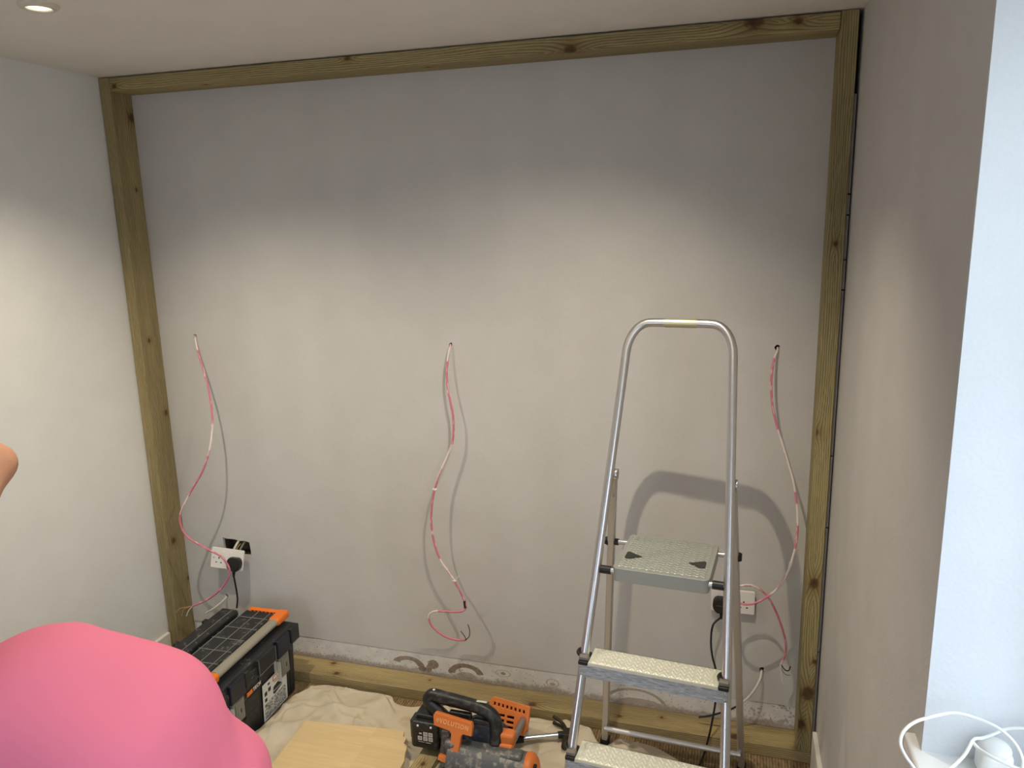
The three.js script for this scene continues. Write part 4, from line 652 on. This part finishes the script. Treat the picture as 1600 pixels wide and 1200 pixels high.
  part('hair', meshOf((p) => { const d = field([[H0(-0.035, 0.045, 0), H0(0.0, 0.05, 0), 0.094, 0.084], [H0(-0.06, 0.0, 0), H0(-0.06, -0.05, 0), 0.07, 0.05]], 0.03)(p), q = p.clone().sub(J.head); return Math.max(d, q.dot(fw) * 0.8 - q.dot(up) * 0.9 + 0.0); }, [H0(0.1, 0.14, 0.1), H0(-0.14, -0.12, -0.1), H0(0.1, -0.1, 0.1)], 0.03, 0.008).translate(...off), mat(hairColor, 0.75), t);
  return t;
}
{
  // bending over towards the saw, back rounded; f = facing, r = the person's right
  const f = V(0.96, 0, -0.28), r = V(0.28, 0, 0.96), O = V(1.2, 0, 1.6), at = (a, h, b) => O.clone().addScaledVector(f, a).addScaledVector(r, b).setY(h);
  const J = { pelvis: at(-0.27, 0.90, 0), waist: at(-0.10, 0.968, 0), chest: at(0.05, 0.89, 0), neck: at(0.205, 0.69, 0), head: at(0.255, 0.54, 0), shL: at(0.145, 0.715, -0.145), shR: at(0.145, 0.715, 0.145), elL: at(0.14, 0.45, -0.18), elR: at(0.14, 0.45, 0.17), wrL: at(0.22, 0.27, -0.13), wrR: at(0.22, 0.27, 0.13),
    hipL: at(-0.25, 0.88, -0.09), hipR: at(-0.25, 0.88, 0.09), knL: at(-0.14, 0.48, -0.12), knR: at(-0.14, 0.48, 0.12), anL: at(-0.24, 0.075, -0.12), anR: at(-0.24, 0.075, 0.12), toL: at(-0.08, 0.035, -0.13), toR: at(-0.08, 0.035, 0.13), };
  const H = Object.fromEntries(Object.entries(J)); H.hdL = V(0, -1, 0).addScaledVector(f, 0.4); H.hdR = H.hdL; H.thL = f.clone(); H.thR = f.clone();
  person('person in a plain pink top and dark trousers bending forward with a rounded back', limbs(H), f.clone().setY(-0.9), rgb(228, 120, 148), rgb(60, 42, 30), 0.5, 0.25);
}
function limbs(H) { const o = {}; for (const [k, v] of Object.entries(H)) if (!/^(hd|th)/.test(k)) o[k] = v; for (const k of ['hdL', 'hdR', 'thL', 'thR']) Object.defineProperty(o, k, { value: H[k], enumerable: false }); return o; }
{
  // standing by the left-hand wall, hand on hip, elbow pointing at the end wall
  const f = V(1, 0, 0), r = V(0, 0, 1), O = V(0.36, 0, 1.45), at = (a, h, b) => O.clone().addScaledVector(f, a).addScaledVector(r, b).setY(h);
  const J = { pelvis: at(0, 1.00, 0), waist: at(0, 1.14, 0), chest: at(-0.01, 1.33, 0), neck: at(-0.015, 1.53, 0), head: at(0.03, 1.68, 0), shL: at(-0.01, 1.455, -0.19), shR: at(-0.01, 1.455, 0.19), elL: at(0.035, 1.232, -0.378), elR: at(-0.03, 1.17, 0.25), wrL: at(0.11, 1.075, -0.20), wrR: at(0.06, 0.93, 0.26),
    hipL: at(0, 0.96, -0.095), hipR: at(0, 0.96, 0.095), knL: at(0.02, 0.51, -0.11), knR: at(0.02, 0.51, 0.11), anL: at(-0.02, 0.08, -0.12), anR: at(-0.02, 0.08, 0.12), toL: at(0.15, 0.035, -0.14), toR: at(0.15, 0.035, 0.14),
    hdL: V(0.35, -0.35, 0.5), hdR: V(0.15, -1, 0), thL: V(-0.5, -0.6, 0), thR: V(1, 0, 0) };
  person('person in a navy T-shirt standing hand on hip with one elbow out', limbs(J), V(1, 0, -0.2), rgb(24, 30, 58), rgb(40, 30, 24), 0.42, 0.2);
}

{
  // the photographer, standing by the window behind the lens; shades part of the end wall from the daylight
  const f = V(-0.28, 0, -0.96), r = V(0.96, 0, -0.28), O = V(2.34, 0, 3.02), at = (a, h, b) => O.clone().addScaledVector(f, a).addScaledVector(r, b).setY(h);
  const J = { pelvis: at(0, 1.00, 0), waist: at(0, 1.14, 0), chest: at(0.01, 1.33, 0), neck: at(0.01, 1.53, 0), head: at(0.05, 1.68, 0), shL: at(0.02, 1.46, -0.18), shR: at(0.02, 1.46, 0.18), elL: at(0.22, 1.42, -0.22), elR: at(0.22, 1.42, 0.20), wrL: at(0.30, 1.66, -0.13), wrR: at(0.30, 1.66, 0.12),
    hipL: at(0, 0.96, -0.09), hipR: at(0, 0.96, 0.09), knL: at(0.02, 0.51, -0.10), knR: at(0.02, 0.51, 0.10), anL: at(-0.02, 0.08, -0.11), anR: at(-0.02, 0.08, 0.11), toL: at(0.14, 0.035, -0.13), toR: at(0.14, 0.035, 0.13),
    hdL: at(0.03, 0.1, 0.035).sub(O), hdR: at(0.03, 0.1, -0.03).sub(O), thL: at(0.02, 0, 0.1).sub(O), thR: at(0.02, 0, -0.1).sub(O) };
  person('person in a grey T-shirt raising a phone beside the window', limbs(J), f.clone().setY(-0.2), rgb(96, 98, 102), rgb(50, 38, 30), 0.45, 0.2);
  const ph = thing('phone', 'dark phone held up beside the window', 'phone', at(0.405, 1.775, 0).toArray(), Math.atan2(0.28, 0.96));
  part('phone_body', rbox(-0.075, 0.075, 0, 0.075, -0.004, 0.004, 0.004), mat(rgb(30, 30, 34), 0.3), ph);
}

renderer.render(scene, camera);
